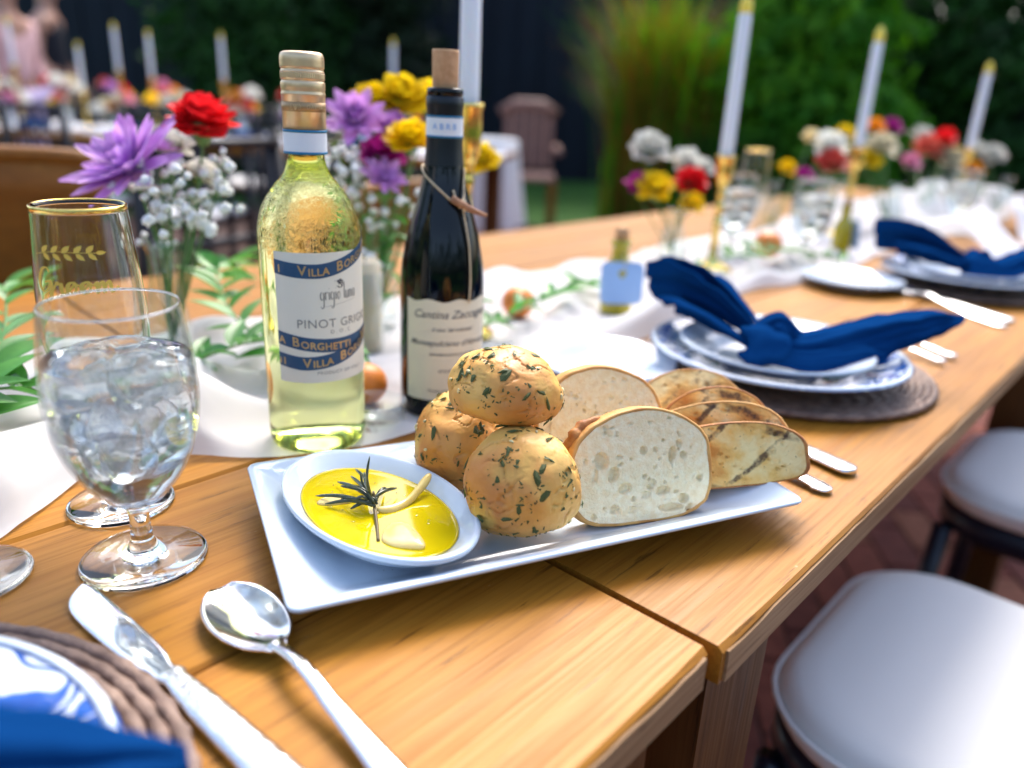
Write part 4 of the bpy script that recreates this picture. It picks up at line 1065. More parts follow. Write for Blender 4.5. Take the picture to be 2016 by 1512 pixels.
gs = [('front-most grilled bread slice with a dark toasted corner', (.4400, .2500), (.5120, .1690, .0175), .40, .047, 21),
      ('second grilled bread slice from the front', (.4480, .2640), (.5200, .1850, .0175), .45, .055, 22),
      ('third grilled bread slice from the front, browned along its top edge', (.4760, .2600), (.5290, .2020, .0175), .50, .061, 23),
      ('rearmost grilled bread slice with crossed grill marks', (.4800, .2860), (.5370, .2230, .0160), .72, .070, 24)]
for lb, a, b, ln, h, sd in gs:
    w = (Vector(a[:2]) - Vector(b[:2])).length * 1.04
    bread_slice('grilled_bread_slice', lb, w, h, .0150, slice_mtx(a, b, ln, h), sd, rand_holes(sd, w, h, 26, .0014), 'grilled', 'crust_dark' if sd in (21, 23) else 'crust', 'grilled bread slices at the platter end')
# crumbs of herb on the platter
VV, FF = [], []
for k in range(14):
    u, v = rnd.uniform(-.11, .12), rnd.uniform(-.05, -.035)
    x, y = pc.x + math.cos(PA) * u - math.sin(PA) * v, pc.y + math.sin(PA) * u + math.cos(PA) * v
    me = rnd.choice(flake_me); b0 = len(VV); s = rnd.uniform(.0004, .0009)
    VV += [(x + q.co.x * s, y + q.co.y * s, ZP + .0005 + q.co.z * s * .3) for q in me.vertices]; FF += [[b0 + i for i in p.vertices] for p in me.polygons]
cb = mk('herb_crumbs', (VV, FF), 'herb', None, False, False); tag(cb, 'stray herb specks lying on the platter', 'herb crumbs', kind='stuff')

# ------------------------------------------------------------------ cutlery
def strip_mesh(profile, th, zf=None, n_cross=6, crown=.0):
    """profile: (s along, half width, [side shift]) -> closed lens-section solid along +x"""
    rings = []
    for p in profile:
        s, w = p[0], p[1]; sh_ = p[2] if len(p) > 2 else 0; z = zf(s) if zf else 0; rg = []
        for k in range(12):
            a = 2 * PI * k / 12; rg.append((s, sh_ + w * math.copysign(abs(math.cos(a)) ** .7, math.cos(a)), z + th / 2 + th / 2 * math.sin(a)))
        rings.append(rg)
    return loft(rings)
def orient(a, b): return math.atan2(b[1] - a[1], b[0] - a[0])
def knife(label, tip, end, length=.235, group=None):
    a = orient(tip, end); t = thing('table_knife', label, 'knife', (tip[0], tip[1], T + .0012), a, group)
    bl = [(0, .0012, .0046), (.003, .0042, .0030), (.010, .0078, .0006), (.022, .0098, -.0008), (.045, .0102, -.0006), (.070, .0094, .0002), (.086, .0080, .0008), (.092, .0066, .001), (.096, .0058, .001), (.104, .0060, .001)]
    mk('blade', strip_mesh(smooth_prof(bl, 3), .0020), 'steel', t)
    hd = [(.104, .0066, .001), (.107, .0072, .001), (.110, .0060, .001), (.116, .0066, .001), (.135, .0082, .001), (.165, .0090, .001), (.195, .0098, .001), (length - .010, .0108, .001), (length - .003, .0088, .001), (length, .004, .001)]
    mk('handle', strip_mesh(smooth_prof(hd, 3), .0058), 'steel_ornate', t)
    return t
def spoon(label, tip, end, length=.205, group=None, bw=.0200):
    a = orient(tip, end); t = thing('table_spoon', label, 'spoon', (tip[0], tip[1], T + .0006), a, group); BL = .068
    def bowl(u, v):
        s = u * BL; k = 1 - ((s - BL * .47) / (BL * .5)) ** 2; w = bw * max(.10, (max(k, 0)) ** .55) * (1.05 - .12 * u) if u < .94 else bw * (.36 - (u - .94) * 3.2)
        q = (v - .5) * 2; dep = .0060 * max(0, k) ** .8
        return (s, w * q, .0080 - dep * (1 - q * q * .98) + .002 * (u > .9) * (u - .9) * 10 * 0)
    solid(mk('bowl', grid(30, 16, bowl), 'steel', t, fix=False), .0016)
    zf = lambda s: .0068 + .004 * math.sin(max(0, min(1, (s - .066) / .05)) * PI) - .006 * max(0, min(1, (s - .12) / .06))
    hd = [(.0625, .0044), (.070, .0037), (.085, .0036), (.115, .0044), (.15, .0062), (.18, .0082), (length - .012, .0092), (length - .003, .0070), (length, .003)]
    mk('handle', strip_mesh(smooth_prof(hd, 4), .0036, zf), 'steel', t)
    return t
def fork(label, tip, end, length=.195, group=None):
    a = orient(tip, end); t = thing('dinner_fork', label, 'fork', (tip[0], tip[1], T + .0008), a, group); zf = lambda s: .003 + .004 * math.exp(-((s - .03) / .03) ** 2) + .003 * math.exp(-((s - .10) / .04) ** 2)
    for k in range(4): mk('tine', strip_mesh([(0, .0008, -.0082 + k * .00545), (.02, .0015, -.0085 + k * .00565), (.048, .0017, -.0085 + k * .00565)], .0016, zf), 'steel', t)
    mk('handle', strip_mesh(smooth_prof([(.045, .0105), (.058, .0105), (.068, .006), (.08, .0036), (.11, .004), (.15, .0062), (length - .012, .0088), (length, .005)], 3), .0030, zf), 'steel_ornate', t)
    return t
knife('table knife lying beside the woven charger in the bottom left corner', (.1105, .4165), (.1190, .2300))
spoon('table spoon in the foreground, bowl towards the platter', (.1650, .3545), (.1510, .1650), .205)
knife('table knife partly under the grilled bread, upper of the two handles', (.655, .395), (.5965, .1630), .240, 'cutlery beyond the platter')
spoon('table spoon with its handle end poking out past the platter corner', (.585, .350), (.5515, .1630), .190, 'cutlery beyond the platter')
fork('dinner fork right of the first blue napkin, handle towards the table edge', (1.075, .345), (1.0140, .1900), .165, 'forks at the far settings')
fork('salad fork beside the dinner fork, right of the first blue napkin', (1.035, .345), (.9800, .1950), .160, 'forks at the far settings')
knife('table knife left of the second blue napkin setting', (1.405, .395), (1.272, .1660), .245, 'cutlery at the second far setting')
spoon('table spoon left of the second blue napkin setting', (1.372, .385), (1.235, .1720), .240, 'cutlery at the second far setting')

# ------------------------------------------------------------------ place settings
def coil_ring(r, tr, n=150, tw=46, sq=1.0):
    rings = []
    for i in range(n):
        a = 2 * PI * i / n; k = 1 + .20 * math.sin(a * tw) ; rg = []
        for q in range(6):
            b = 2 * PI * q / 6 + .25 * math.sin(a * tw); rr = r + tr * k * math.cos(b); rg.append((rr * math.cos(a), rr * math.sin(a), .0052 + tr * .95 * k * math.sin(b)))
        rings.append(rg)
    V, Fc = loft(rings, False, False); nn = len(V); m = 6
    for q in range(m): Fc.append([nn - m + q, nn - m + (q + 1) % m, (q + 1) % m, q])
    return V, Fc
coil_me = {}
def charger(label, x, y, R=.158, group='woven chargers', rz=0):
    t = thing('woven_charger', label, 'charger plate', (x, y, T + .0003), rz, group)
    mk('base', lathe([(0, .001), (R - .006, .001), (R - .004, .004), (0, .005)], 48), 'rattan_base', t)
    r = R - .005; k = 0
    while r > .060:
        key = (round(R, 4), k)
        if key not in coil_me: coil_me[key] = mesh_data('coil', *coil_ring(r, .0040, 150, int(r * 330)), 'rattan', True, True)
        put('coil', coil_me[key], t, rot=(0, 0, k * .3)); r -= .0070; k += 1
    return t
def plate_prof(R, h, well=.62, th=.0035):
    return [(0, .0015), (R * .45, .0015), (R * .47, 0), (R * .52, 0), (R * .54, .002), (R * well, h * .30), (R * .985, h - .0015), (R, h), (R * .995, h + th * .5), (R * .975, h + th * .45), (R * .8, h * .72 + th * .5), (R * (well + .02), h * .36 + th * .6), (R * (well - .06), th + .001), (0, th)]
def plate(name, label, x, y, z, R, h, mat='porcelain_far', group=None, rim=None):
    t = thing(name, label, 'plate', (x, y, z), rnd.uniform(0, 6), group)
    mk('plate_body', lathe(smooth_prof(plate_prof(R, h), 2), 64), mat, t)
    if rim: mk('plate_rim', lathe([(R * 1.0015, h - .0012), (R * 1.0045, h), (R * .999, h + .0026), (R * .966, h + .0022), (R * .972, h + .0004)], 64), rim, t)
    return t
def cloth_strip(pts, wid, side, camber, pleat, seed, sag=0):
    """one layer of gathered cloth: a centre line with half widths, arched and pleated across"""
    q = [Vector(p) for p in spline(pts, 8)]; ws = np.interp(np.linspace(0, 1, len(q)), np.linspace(0, 1, len(wid)), wid); side = Vector(side)
    def fn(u, v):
        f = u * (len(q) - 1); i_ = min(int(f), len(q) - 2); p = q[i_].lerp(q[i_ + 1], f - i_); d = (q[min(i_ + 2, len(q) - 1)] - q[max(i_ - 1, 0)]).normalized()
        hz_ = Vector((-d.y, d.x, 0)).normalized(); sd = (hz_ * side.x + Vector((0, 0, 1)) * side.y); sd = (sd - d * sd.dot(d)).normalized(); nn = d.cross(sd)
        if nn.dot(Vector((-.7, -.62, .34))) < 0: nn = -nn
        w = float(np.interp(f, range(len(q)), ws)); t_ = (v - .5) * 2
        hem = 1 + .05 * math.sin(9 * u + seed)
        fold = camber * w * (1 - t_ * t_) + pleat * w * math.sin(t_ * 6.5 + seed * 2 + 1.5 * u) * (.35 + .65 * u) + pleat * .5 * w * math.sin(t_ * 13 + seed)
        p = p + sd * w * t_ * hem + nn * fold
        return tuple(p + Vector((nz(p, 45, seed), nz(p, 45, seed + 3), nz(p, 45, seed + 6))) * .0035 * min(1, u * 2))
    return grid(34, 26, fn)
def napkin(label, c, rz=0, s=1.0, group='knotted blue napkins', seed=0, wm=1.0):
    """a cloth tied in the middle: a knot with flaring tails of several layers; c is the charger centre at table height"""
    t = thing('blue_napkin', label, 'napkin', c, rz, group)
    def sc_(pts): return [(a * s, b_ * s, z_) for a, b_, z_ in pts]
    for k, (pts, wid, side, cam_, pl_) in enumerate((
        ([(-.066, .002, .050), (-.0464, .0568, .0700), (-.0344, .1126, .0793), (-.0304, .1541, .0752)], (.011, .026, .034, .034), (.55, .85), .35, .10),
        ([(-.054, .004, .0513), (-.023, .0674, .0787), (-.0068, .1159, .0834), (.0036, .1534, .0852)], (.011, .028, .034, .030), (.7, .7), .2, .12),
        ([(-.0843, .0015, .0420), (-.0789, .0518, .0540), (-.0714, .0942, .0590), (-.0631, .1177, .0600)], (.010, .019, .022, .017), (.8, .55), .45, .10),
        ([(-.0738, -.0164, .0430), (-.0469, -.0483, .0420), (.0147, -.0849, .0560), (.075, -.1154, .0655), (.1281, -.1413, .0684)], (.014, .024, .025, .019, .002), (.75, .66), .5, .10),
        ([(-.0808, -.0127, .0385), (-.0578, -.0492, .0370), (-.016, -.0834, .0420), (.0300, -.1059, .0450)], (.013, .020, .018, .004), (.85, .5), .5, .14))):
        solid(mk('tail', cloth_strip(sc_(pts), [w * s * wm for w in wid], side, cam_, pl_, seed + k * 1.7), 'napkin_blue', t, fix=False), .0018)
    ax1 = Vector((.55, -.83, .05)).normalized(); sd = Vector((-ax1.y, ax1.x, 0)).normalized(); upv = Vector((0, 0, 1))
    def kn(u, v):
        a = 2 * PI * u; b_ = 2 * PI * v; r1 = .0105 * s * (1 + .22 * math.sin(2 * a + b_ + 1) + .10 * math.sin(5 * b_ + a)); rr = .0125 * s + r1 * math.cos(b_)
        p = sd * rr * math.cos(a) * 1.05 + upv * rr * math.sin(a) * .95 + ax1 * r1 * math.sin(b_) * 1.9
        return tuple(p + Vector((-.078 * s, -.0085 * s, .046)) + Vector((1, 1, 1)) * .002 * nz(p, 90, seed))
    mk('knot', grid(40, 24, kn), 'napkin_blue', t, fix=False)
    ear = [(-.078 * s, -.004 * s, .052), (-.069 * s, -.006 * s, .063), (-.060 * s, -.013 * s, .0665), (-.054 * s, -.022 * s, .058), (-.058 * s, -.028 * s, .046)]
    solid(mk('knot_loop', cloth_strip(ear, (.013 * s, .018 * s, .019 * s, .018 * s, .013 * s), (.9, .2), .35, .12, seed + 9), 'napkin_blue', t, fix=False), .002)
    return t
def setting(x, y, tagword, R=.158, nrz=0, salad=True):
    charger('dark woven charger ' + tagword, x, y, R, rz=rnd.uniform(0, 6))
    plate('dinner_plate', 'blue patterned dinner plate ' + tagword, x - .030, y - .003, T + .0115, .132, .021, 'blue_print_plate', 'blue patterned dinner plates', 'porcelain_far')
    if salad: plate('salad_plate', 'plain white salad plate under the napkin ' + tagword, x - .048, y - .008, T + .0195, .098, .022, 'porcelain_far', 'white salad plates')
    napkin('knotted blue cloth napkin ' + tagword, (x, y, T), nrz, seed=x)
setting(.812, .319, 'at the setting just beyond the bread')
setting(1.518, .302, 'at the setting by the right edge', .150, .22)
# the setting in the bottom left corner, nearest to us
charger('light brown woven charger in the bottom left corner', -.0510, .3010, .161, rz=.4)
plate('dinner_plate', 'blue and white floral plate in the bottom left corner', -.0510, .2930, T + .0115, .131, .016, 'blue_print_plate', 'blue patterned dinner plates', 'porcelain_far')
napkin('blue cloth napkin in the bottom left corner', (-.0680, .3590, T), -.02, 1.14, seed=2, wm=1.6)
plate('side_plate', 'small white side plate behind the bread slices', .650, .4480, T + .0015, .078, .014, 'porcelain', 'white side plates')
plate('side_plate', 'small white side plate between the two blue napkin settings', 1.330, .4300, T + .0015, .080, .016, 'porcelain_far', 'white side plates')
fork('dinner fork with tines showing left of the first charger', (.640, .412), (.700, .24), .175, 'forks at the far settings')

# ------------------------------------------------------------------ flowers
petal_cache = {}
def petal(mat, l=1, w=.2, cup=.15, curl=.1):
    key = (mat, w, cup, curl)
    if key not in petal_cache:
        def fn(u, v):
            q = (v - .5) * 2; ww = w * (math.sin(PI * min(1, u * .92 + .06)) ** .7); return (u, ww * q, cup * q * q * ww / w * .3 + curl * u * u)
        petal_cache[key] = mesh_data('petal', *grid(6, 4, fn), mat, True)
    return petal_cache[key]
def aim(nrm):
    return Vector(nrm).normalized().to_track_quat('Z', 'Y').to_matrix().to_4x4()
def stem_vf(a, b, r=.0014):
    a, b = Vector(a), Vector(b); m = (a + b) / 2 + Vector((rnd.uniform(-.01, .01), rnd.uniform(-.01, .01), 0)); return tube(spline([tuple(a), tuple(m), tuple(b)], 5), r, 6)
def daisy(name, label, head, base, nrm, R, mat, n=44, layers=4, w=.13, group='cut flowers'):
    t = thing(name, label, 'flower', base, 0, group); h = Vector(head) - Vector(base); M0 = Matrix.Translation(h) @ aim(nrm)
    for k in range(n):
        lay = k % layers; a = 2 * PI * k / n * 1.0 + lay * .4 + rnd.uniform(-.1, .1); el = math.radians(6 + 20 * lay + rnd.uniform(-9, 9)); l = R * (1 - .16 * lay) * rnd.uniform(.85, 1.08)
        put('petal', petal(mat, 1, w, .2, .12), t, mtx=M0 @ Matrix.Rotation(a, 4, 'Z') @ Matrix.Rotation(-el, 4, 'Y') @ Matrix.Diagonal((l, l, l, 1)))
    mk('flower_centre', xf(sphere(R * .16, 12, 8, 1, 1, .6), M0 @ Matrix.Translation((0, 0, R * .06))), mat, t)
    mk('stem', stem_vf((0, 0, 0), h), 'stem', t); return t
def ball(name, label, head, base, R, mat, n=46, ruff=.3, group='cut flowers', nrm=(0, 0, 1), joined=False, sep=False):
    """carnation / ranunculus: crowded ruffled petals"""
    t = thing(name, label, 'flower', base, 0, group); h = Vector(head) - Vector(base); M0 = Matrix.Translation(h) @ aim(nrm)
    me = petal(mat, 1, .55, .5, .25); VV, FF = [], []
    for k in range(n):
        f = k / n; a = k * 2.399; el = math.radians(78 - 95 * f + rnd.uniform(-8, 8)); l = R * (.72 + .3 * f) * rnd.uniform(.9, 1.1)
        m = M0 @ Matrix.Translation((0, 0, -R * .15)) @ Matrix.Rotation(a, 4, 'Z') @ Matrix.Rotation(-el, 4, 'Y') @ Matrix.Rotation(rnd.uniform(-ruff, ruff), 4, 'X') @ Matrix.Diagonal((l, l * .75, l, 1))
        if sep: put('petal', me, t, mtx=m)
        else:
            b0 = len(VV); VV += [tuple(m @ v.co) for v in me.vertices]; FF += [[b0 + i for i in p.vertices] for p in me.polygons]
    if not sep: mk('flower_head', (VV, FF), mat, t, fix=False)
    mk('calyx', xf(lathe([(0, -R * .75), (R * .16, -R * .7), (R * .30, -R * .35), (R * .34, 0), (0, R * .05)], 12), M0), 'stem', t)
    mk('stem', stem_vf((0, 0, 0), h - aim(nrm) @ Vector((0, 0, R * .6))), 'stem', t); return t
bs_ = sphere(1, 14, 9, 1, 1, .8); blos = mesh_data('blossom', [tuple(Vector(v) * (1 + .55 * nz(v, 2.6, 3) + .25 * nz(v, 6, 1))) for v in bs_[0]], bs_[1], 'babys_breath')
def babys(label, base, heads, n, seed, r0=.0048, group="sprays of baby's breath", spread=.03):
    t = thing('babys_breath_sprig', label, 'flower', base, 0, group); r = random.Random(seed); b = Vector(base); segs = []
    for c in heads:
        c = Vector(c) - b; segs.append(tube(spline([(0, 0, 0), tuple(c * .6 + Vector((0, 0, .006))), tuple(c)], 3), .0008, 5))
        for k in range(n):
            d = Vector((r.gauss(0, 1), r.gauss(0, 1), r.gauss(.2, .8))) * spread * .6; p = c + d; segs.append(tube([tuple(c - d * .3), tuple(p)], .0004, 4)); s = r0 * r.uniform(.65, 1.15)
            put('blossom', blos, t, mtx=Matrix.Translation(p) @ Matrix.Rotation(r.uniform(0, 3), 4, 'X') @ Matrix.Diagonal((s, s, s, 1)))
    mk('stems', join(*segs), 'stem', t, fix=False); return t
def vase(label, x, y, H=.12, R=.03, neck=.013, group='clear bud vases', water=True):
    t = thing('bud_vase', label, 'vase', (x, y, T + .0022), 0, group)
    out = smooth_prof([(R * .85, 0), (R, .004), (R * 1.02, H * .25), (R * .9, H * .45), (neck * 1.1, H * .68), (neck, H * .8), (neck * 1.05, H * .93), (neck * 1.3, H)], 3)
    inn = [(max(r - .002, .001), z) for r, z in out if z > .006]
    mk('glass_body', lathe([(0, 0)] + out + inn[::-1] + [(0, .006)], 40), 'vase_glass', t); return t
def px(x, y, d):     # a point in the place, from its bearing and its distance in front of us
    v = Vector(ax[0]) * ((x - 1008) / 1514 * d) + Vector(ax[1]) * ((756 - y) / 1514 * d) - Vector(ax[2]) * d
    return (v.x, v.y, v.z + T + .268)
VL = (.318, .738)
vase('clear bud vase at the left, holding the purple and red flowers', *VL, .125, .022, .0135)
b = (VL[0], VL[1], T + .02)
daisy('chrysanthemum', 'large purple chrysanthemum at the left, above the gold-rimmed glass', px(262, 335, .735), b, (-.62, -.12, .75), .064, 'petal_purple', 60, 4, .15)
ball('carnation', 'bright red carnation with coral edges, tallest in the left vase', px(395, 235, .76), b, .036, 'petal_red', 54, .5, nrm=(-.15, -.25, 1), sep=True)
ball('carnation', 'creamy white carnation in the left vase, behind the red one', px(340, 285, .79), b, .022, 'petal_white', 40, .4, nrm=(-.2, -.3, .8))
ball('carnation', 'small white carnation in the left vase, under the red one', px(398, 340, .78), b, .020, 'petal_white', 40, .4, nrm=(.2, -.4, .7))
daisy('chrysanthemum', 'violet chrysanthemum bud in the left vase, beside the large one', px(315, 295, .755), b, (.1, -.2, .9), .020, 'petal_purple', 22, 3, .16)
babys("baby's breath spilling from the left vase", b, [px(300, 380, .735), px(335, 400, .735), px(375, 395, .74), px(420, 385, .75), px(440, 350, .76), px(340, 440, .735), px(385, 440, .745), px(320, 372, .725)], 9, 5, .0050, spread=.022)
babys("few baby's breath blossoms at the mouth of the left vase", b, [px(300, 490, .765), px(355, 480, .77)], 4, 8, .0044, spread=.016)
V2 = (.568, .728)
vase('clear bud vase between the two bottles', *V2, .13, .024, .013)
b = (V2[0], V2[1], T + .02)
for lb, x, y, d, R, m in (('yellow carnation at the top left of the flowers between the bottles', 735, 205, .90, .034, 'petal_yellow'), ('yellow carnation at the very top of the flowers between the bottles', 792, 192, .90, .036, 'petal_yellow'),
                          ('yellow carnation half hidden behind the cork', 842, 195, .92, .032, 'petal_yellow'), ('yellow carnation touching the neck of the corked bottle', 805, 272, .84, .029, 'petal_yellow'),
                          ('magenta carnation between the bottles', 752, 302, .86, .029, 'petal_magenta'), ('pale pink carnation in the middle of the flowers between the bottles', 772, 245, .88, .022, 'petal_lilac'),
                          ('white carnation beside the neck of the screw-cap bottle', 655, 262, .90, .024, 'petal_white'), ('yellow carnation right of the gold candlestick', 948, 312, 1.05, .028, 'petal_yellow')):
    ball('carnation', lb, px(x, y, d), b, R, m, 44, .4, nrm=(-.3, -.35, .8))
daisy('chrysanthemum', 'pink-purple chrysanthemum between the bottles', px(700, 238, .84), b, (-.4, -.5, .6), .042, 'petal_lilac', 44, 4, .19)
daisy('chrysanthemum', 'small lilac chrysanthemum low between the bottles', px(755, 352, .84), b, (-.2, -.6, .5), .028, 'petal_lilac', 26, 3, .2)
babys("baby's breath beside the shoulder of the screw-cap bottle", b, [px(670, 300, .85), px(690, 330, .85), px(660, 345, .86), px(705, 370, .86), px(725, 435, .88), px(800, 400, .86), px(735, 520, .88)], 8, 15, .0050, spread=.022)
def leafy(label, base, heads, n, seed, l=.03):
    t = thing('leafy_stem', label, 'greenery', base, 0, 'greenery in the vases'); r = random.Random(seed); b_ = Vector(base)
    for c in heads:
        c = Vector(c) - b_; mk('stem', tube(spline([(0, 0, 0), tuple(c * .6), tuple(c)], 4), .0012, 5), 'stem', t)
        for k in range(n):
            p = c * r.uniform(.45, 1); d = Vector((r.gauss(0, 1), r.gauss(0, 1), r.gauss(.1, .7))).normalized()
            put('leaf', leaf_me, t, mtx=Matrix.Translation(p) @ basis((0, 0, 0), d, (0, 0, 1)) @ Matrix.Diagonal((l * r.uniform(.7, 1.2),) * 3 + (1,)))
    return t
def leaf_fn(u, v):
    q = (v - .5) * 2; w = .21 * math.sin(PI * u ** .8) ** .85 * (1 - .15 * u); return (u, w * q, .10 * abs(q) * w / .2 - .16 * u * u + .05 * u)
leaf_me = mesh_data('leaf', *grid(10, 4, leaf_fn), 'leaf'); leaf_me2 = mesh_data('leaf', *grid(10, 4, leaf_fn), 'leaf_pale')
leafy('green leafy stems in the vase between the bottles', b, [px(735, 420, .88), px(780, 370, .86), px(760, 470, .90), px(800, 440, .88)], 7, 3)
# garland sprays lying on the runner
def garland(label, pts, n, seed, l=.042, group='green garland on the runner'):
    pts = [Vector(p) for p in pts]; t = thing('garland_spray', label, 'greenery', tuple(pts[0]), 0, group); q = [Vector(p) for p in spline([tuple(p - pts[0]) for p in pts], 8)]; r = random.Random(seed)
    mk('stem', tube(q, .0012, 6), 'stem', t)
    for k in range(n):
        i = int((k + .5) / n * (len(q) - 1)); d = (q[min(i + 1, len(q) - 1)] - q[i]).normalized(); s = 1 if k % 2 else -1
        side = Vector((-d.y, d.x, 0)).normalized() * s; dd = (d * r.uniform(.2, .9) + side * r.uniform(.5, 1) + Vector((0, 0, r.uniform(-.25, .55)))).normalized(); ll = l * r.uniform(.7, 1.15)
        o = put('leaf', leaf_me if r.random() < .7 else leaf_me2, t, mtx=Matrix.Translation(q[i]) @ basis((0, 0, 0), dd, (r.uniform(-.4, .4), r.uniform(-.4, .4), 1)) @ Matrix.Diagonal((ll, ll, ll, 1)))
    return t
def tp(x, y, z): return (x, y, T + z)
garland('bright green leafy spray behind the goblet, left of the screw-cap bottle', [tp(.385, .630, .025), tp(.37, .70, .050), tp(.385, .76, .075), tp(.42, .82, .080), tp(.47, .88, .060)], 27, 1, .046)
garland('leafy spray low beside the base of the screw-cap bottle', [tp(.300, .660, .030), tp(.345, .640, .045), tp(.385, .600, .050), tp(.42, .58, .035)], 22, 2, .044)
garland('leafy spray at the left edge, above the white runner', [tp(.115, .600, .045), tp(.150, .665, .060), tp(.185, .76, .065), tp(.215, .86, .070), tp(.235, .94, .055)], 20, 3, .050)
garland('leafy spray low at the left edge, resting on the runner fold', [tp(.060, .580, .050), tp(.115, .610, .060), tp(.165, .640, .045)], 14, 4, .046)
garland('leafy spray between the corked bottle and the oil favour', [tp(.62, .60, .02), tp(.72, .60, .035), tp(.82, .63, .03), tp(.90, .66, .02)], 24, 5, .036)
garland('leafy spray in front of the second goblet', [tp(1.10, .60, .03), tp(1.25, .58, .045), tp(1.38, .56, .035), tp(1.48, .50, .015)], 26, 6, .038)
garland('leafy spray behind the corked bottle', [tp(.50, .70, .03), tp(.56, .66, .06), tp(.60, .60, .05)], 10, 7, .040)
# flowers further along the table
def bunch(word, x, y, H, flowers, leaves=True):
    vase('clear bud vase ' + word, x, y, H, .026, .014); b_ = (x, y, T + .02)
    for kind, colr, mat, hx, hy, d, R in flowers:
        f = ball('flower', f'{colr} {kind} {word}', px(hx, hy, d), b_, R * 1.2, mat, 34, .35, nrm=(-.3, -.4, .8))
        f.name = kind.replace(' ', '_')
bunch('with the white ball flower, left of the nearest right-hand candle', 1.241, .7255, .10, [('ranunculus', 'round white', 'petal_white', 1280, 292, 1.36, .034), ('carnation', 'magenta', 'petal_magenta', 1262, 365, 1.36, .026), ('carnation', 'yellow', 'petal_yellow', 1292, 368, 1.34, .030),
      ('carnation', 'bright red', 'petal_red', 1362, 358, 1.34, .028), ('carnation', 'low yellow', 'petal_yellow', 1362, 400, 1.38, .022), ('carnation', 'white', 'petal_white', 1352, 318, 1.40, .027), ('carnation', 'upper white', 'petal_white', 1385, 330, 1.42, .020)])
bunch('behind the second goblet', 1.75, .78, .12, [('carnation', 'white', 'petal_white', 1635, 285, 1.75, .036), ('carnation', 'coral red', 'petal_coral', 1640, 318, 1.72, .034), ('carnation', 'purple', 'petal_magenta', 1584, 345, 1.7, .020), ('carnation', 'yellow', 'petal_yellow', 1550, 330, 1.75, .020), ('carnation', 'cream', 'petal_cream', 1600, 270, 1.9, .022)])
bunch('at the middle candle on the right', 2.05, .60, .12, [('carnation', 'golden yellow', 'petal_orange', 1722, 250, 1.95, .026), ('carnation', 'dark magenta', 'petal_magenta', 1755, 250, 2.0, .026), ('carnation', 'cream yellow', 'petal_cream', 1735, 285, 1.9, .036), ('carnation', 'low yellow', 'petal_yellow', 1710, 312, 1.9, .030), ('carnation', 'pale yellow', 'petal_yellow', 1665, 262, 1.95, .024)])
bunch('between the middle and the rightmost candle', 2.35, .60, .12, [('carnation', 'coral', 'petal_coral', 1830, 290, 2.2, .040), ('carnation', 'red', 'petal_red', 1862, 272, 2.2, .032), ('carnation', 'pink', 'petal_pink', 1792, 318, 2.1, .026), ('carnation', 'peach', 'petal_cream', 1868, 310, 2.2, .034), ('carnation', 'white', 'petal_white', 1815, 265, 2.4, .03)])
bunch('at the far right end', 2.75, .50, .12, [('carnation', 'white', 'petal_white', 1955, 305, 2.4, .036), ('carnation', 'orange', 'petal_orange', 1915, 335, 2.4, .032), ('carnation', 'small white', 'petal_white', 1925, 295, 2.45, .028)])

# ------------------------------------------------------------------ candles
def candlestick(label, x, y, top, group='gold candlesticks'):
    t = thing('candlestick', label, 'candlestick', (x, y, T + .0022), 0, group); h = top
    pr = [(0, 0), (.036, 0), (.037, .004), (.028, .010), (.012, .016), (.007, .030), (.006, h * .40), (.009, h * .42), (.006, h * .44), (.0055, h * .55), (.0085, h * .57), (.0055, h * .59), (.006, h * .66), (.0088, h * .68), (.006, h * .70), (.007, h * .74), (.010, h * .77), (.0145, h * .81), (.0155, h * .88), (.0150, h * .97), (.0170, h * .985), (.0170, h), (.0125, h), (.0122, h * .93), (0, h * .93)]
    mk('stick_body', lathe(pr, 32), 'gold', t); return t
def taper(label, x, y, z0, L_=.25, r=.0112, group='white taper candles'):
    t = thing('taper_candle', label, 'candle', (x, y, T + .0022 + z0), 0, group)
    mk('candle_body', lathe([(0, 0), (r * .95, 0), (r, .01), (r * .93, L_ - .02), (r * .8, L_ - .016), (0, L_ - .015)], 24), 'wax', t)
    mk('flame_tip', lathe(smooth_prof([(r * .80, L_ - .0158), (r * .90, L_ - .010), (r * .86, L_ - .001), (r * .55, L_ + .009), (r * .18, L_ + .015), (0, L_ + .017)], 3), 16), 'flame_tip', t); return t
for lb, x, y, h, L_ in (('behind the corked bottle', .6245, .6365, .262, .25), ('nearest on the right', 1.246, .646, .196, .235), ('in the middle on the right', 1.885, .653, .205, .235), ('rightmost on the far table', 2.80, .633, .192, .235)):
    candlestick('gold candlestick ' + lb, x, y, h); taper('white taper candle in the gold candlestick ' + lb, x, y, h * .93 + .0005, L_ + h * .06)

# ------------------------------------------------------------------ small things on the table
def favour(label, x, y, H=.085, R=.0155, rz=0):
    t = thing('oil_favour_bottle', label, 'small bottle', (x, y, T + .0022), rz, 'little oil bottles')
    mk('glass_body', lathe(smooth_prof([(0, 0), (R, 0), (R, .004), (R, H * .6), (R * .55, H * .74), (R * .5, H * .9), (R * .6, H * .92), (R * .6, H), (0, H)], 2), 28), 'favor_oil', t)
    mk('stopper', lathe([(0, H), (R * .42, H), (R * .46, H + .016), (0, H + .017)], 16), 'cork', t)
    tg = mk('gift_tag', loft([[(px_, y_, pz + H * .42) for px_, pz in [(q[0], q[1]) for q in rrect(.029, .028, .009, 4)]] for y_ in (-R - .006, -R - .005)]), 'tag_blue', t, False, rot=(-.12, 0, 0))
    mk('tag_string', tube([(0, -R * .6, H * .85), (.002, -R - .003, H * .72), (0, -R - .005, H * .62)], .0007, 5), 'raffia', t)
    return t
